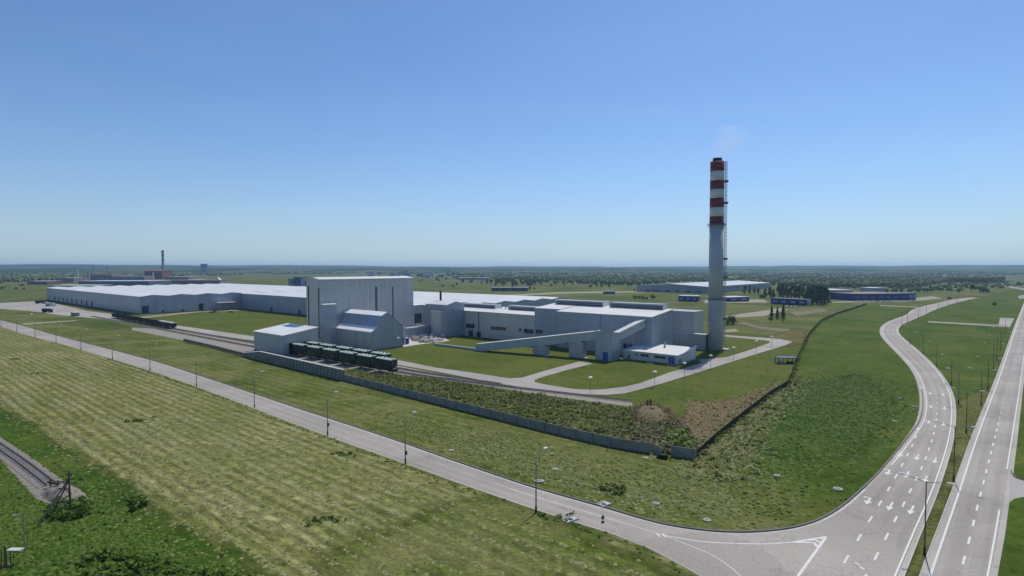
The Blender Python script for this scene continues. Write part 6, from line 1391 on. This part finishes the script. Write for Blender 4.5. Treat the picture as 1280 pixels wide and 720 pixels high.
p = g(64, 382.6); truck('pale lorry parked in the yard at the far left warehouse corner', (p.x, p.y, 0), math.radians(-12), 'concrete_light', 'car_white')
p = g(51, 379.4); truck('dark lorry parked behind the pale one at the warehouse yard', (p.x, p.y, 0), math.radians(-10), 'brown_wagon', 'car_dark')
p = g(60, 390.5); truck('dark low lorry at the lower edge of the warehouse yard', (p.x, p.y, 0), math.radians(-20), 'brown_wagon', 'black')
p = g(94, 394.8); t = thing('concrete_hut', 'small grey hut at the left end of the wagon string', 'hut', (p.x, p.y, 0), AROT); mb = MB(); mb.box(-6, 6, -2, 2, 0, 3.2); mb.build('wall', M['concrete'], t); mb = MB(); mb.box(-6.3, 6.3, -2.3, 2.3, 3.21, 3.5); mb.build('roof', M['concrete_light'], t)

# ================================================================ AIR AND SMOKE
def volume_mat(name, dens, colr, noise_scale=None, aniso=0.0):
    m = bpy.data.materials.new(name); m.use_nodes = True; n = m.node_tree.nodes; l = m.node_tree.links; n.clear()
    o = n.new('ShaderNodeOutputMaterial'); v = n.new('ShaderNodeVolumePrincipled'); v.inputs['Color'].default_value = col4(colr); v.inputs['Density'].default_value = dens; v.inputs['Anisotropy'].default_value = aniso
    l.new(v.outputs[0], o.inputs['Volume'])
    if noise_scale:
        tc = n.new('ShaderNodeTexCoord').outputs['Object']; f = noise(n, l, tc, noise_scale, 4, 0.6, 0.5); rr = ramp(n, l, f, [(0.42, 0.0), (0.75, 1.0)])
        k = n.new('ShaderNodeMath'); k.operation = 'MULTIPLY'; k.inputs[1].default_value = dens; l.new(rr, k.inputs[0]); l.new(k.outputs[0], v.inputs['Density'])
    return m
mb = MB(); mb.box(-13500, 13500, -3200, 13500, -1.0, 118.0); o = mb.build('haze', volume_mat('haze_air', HAZE, HAZE_COL, None, 0.4)); o['kind'] = 'stuff'
mb = MB(); rows = []
for k in range(9):
    t_ = k / 8; c = Vector((cc.x + 0.3 + 12 * t_ ** 1.5, cc.y + 3 * t_, 103.9 + 17 * t_)); R = 2.2 + 8.5 * t_ ** 0.8 if k < 8 else 4.0
    rows.append([mb._v((c.x + R * 0.92 * math.cos(q), c.y + R * math.sin(q), c.z - R * 0.4 * math.cos(q))) for q in [2 * math.pi * j / 14 for j in range(14)]])
for a_, b_ in zip(rows, rows[1:]): mb.f += [[a_[k], a_[(k + 1) % 14], b_[(k + 1) % 14], b_[k]] for k in range(14)]
mb.f += [rows[0][::-1], rows[-1]]
o = mb.build('smoke', volume_mat('smoke_plume', 0.045, (1.0, 1.0, 1.0), 0.13, 0.65)); o['kind'] = 'stuff'
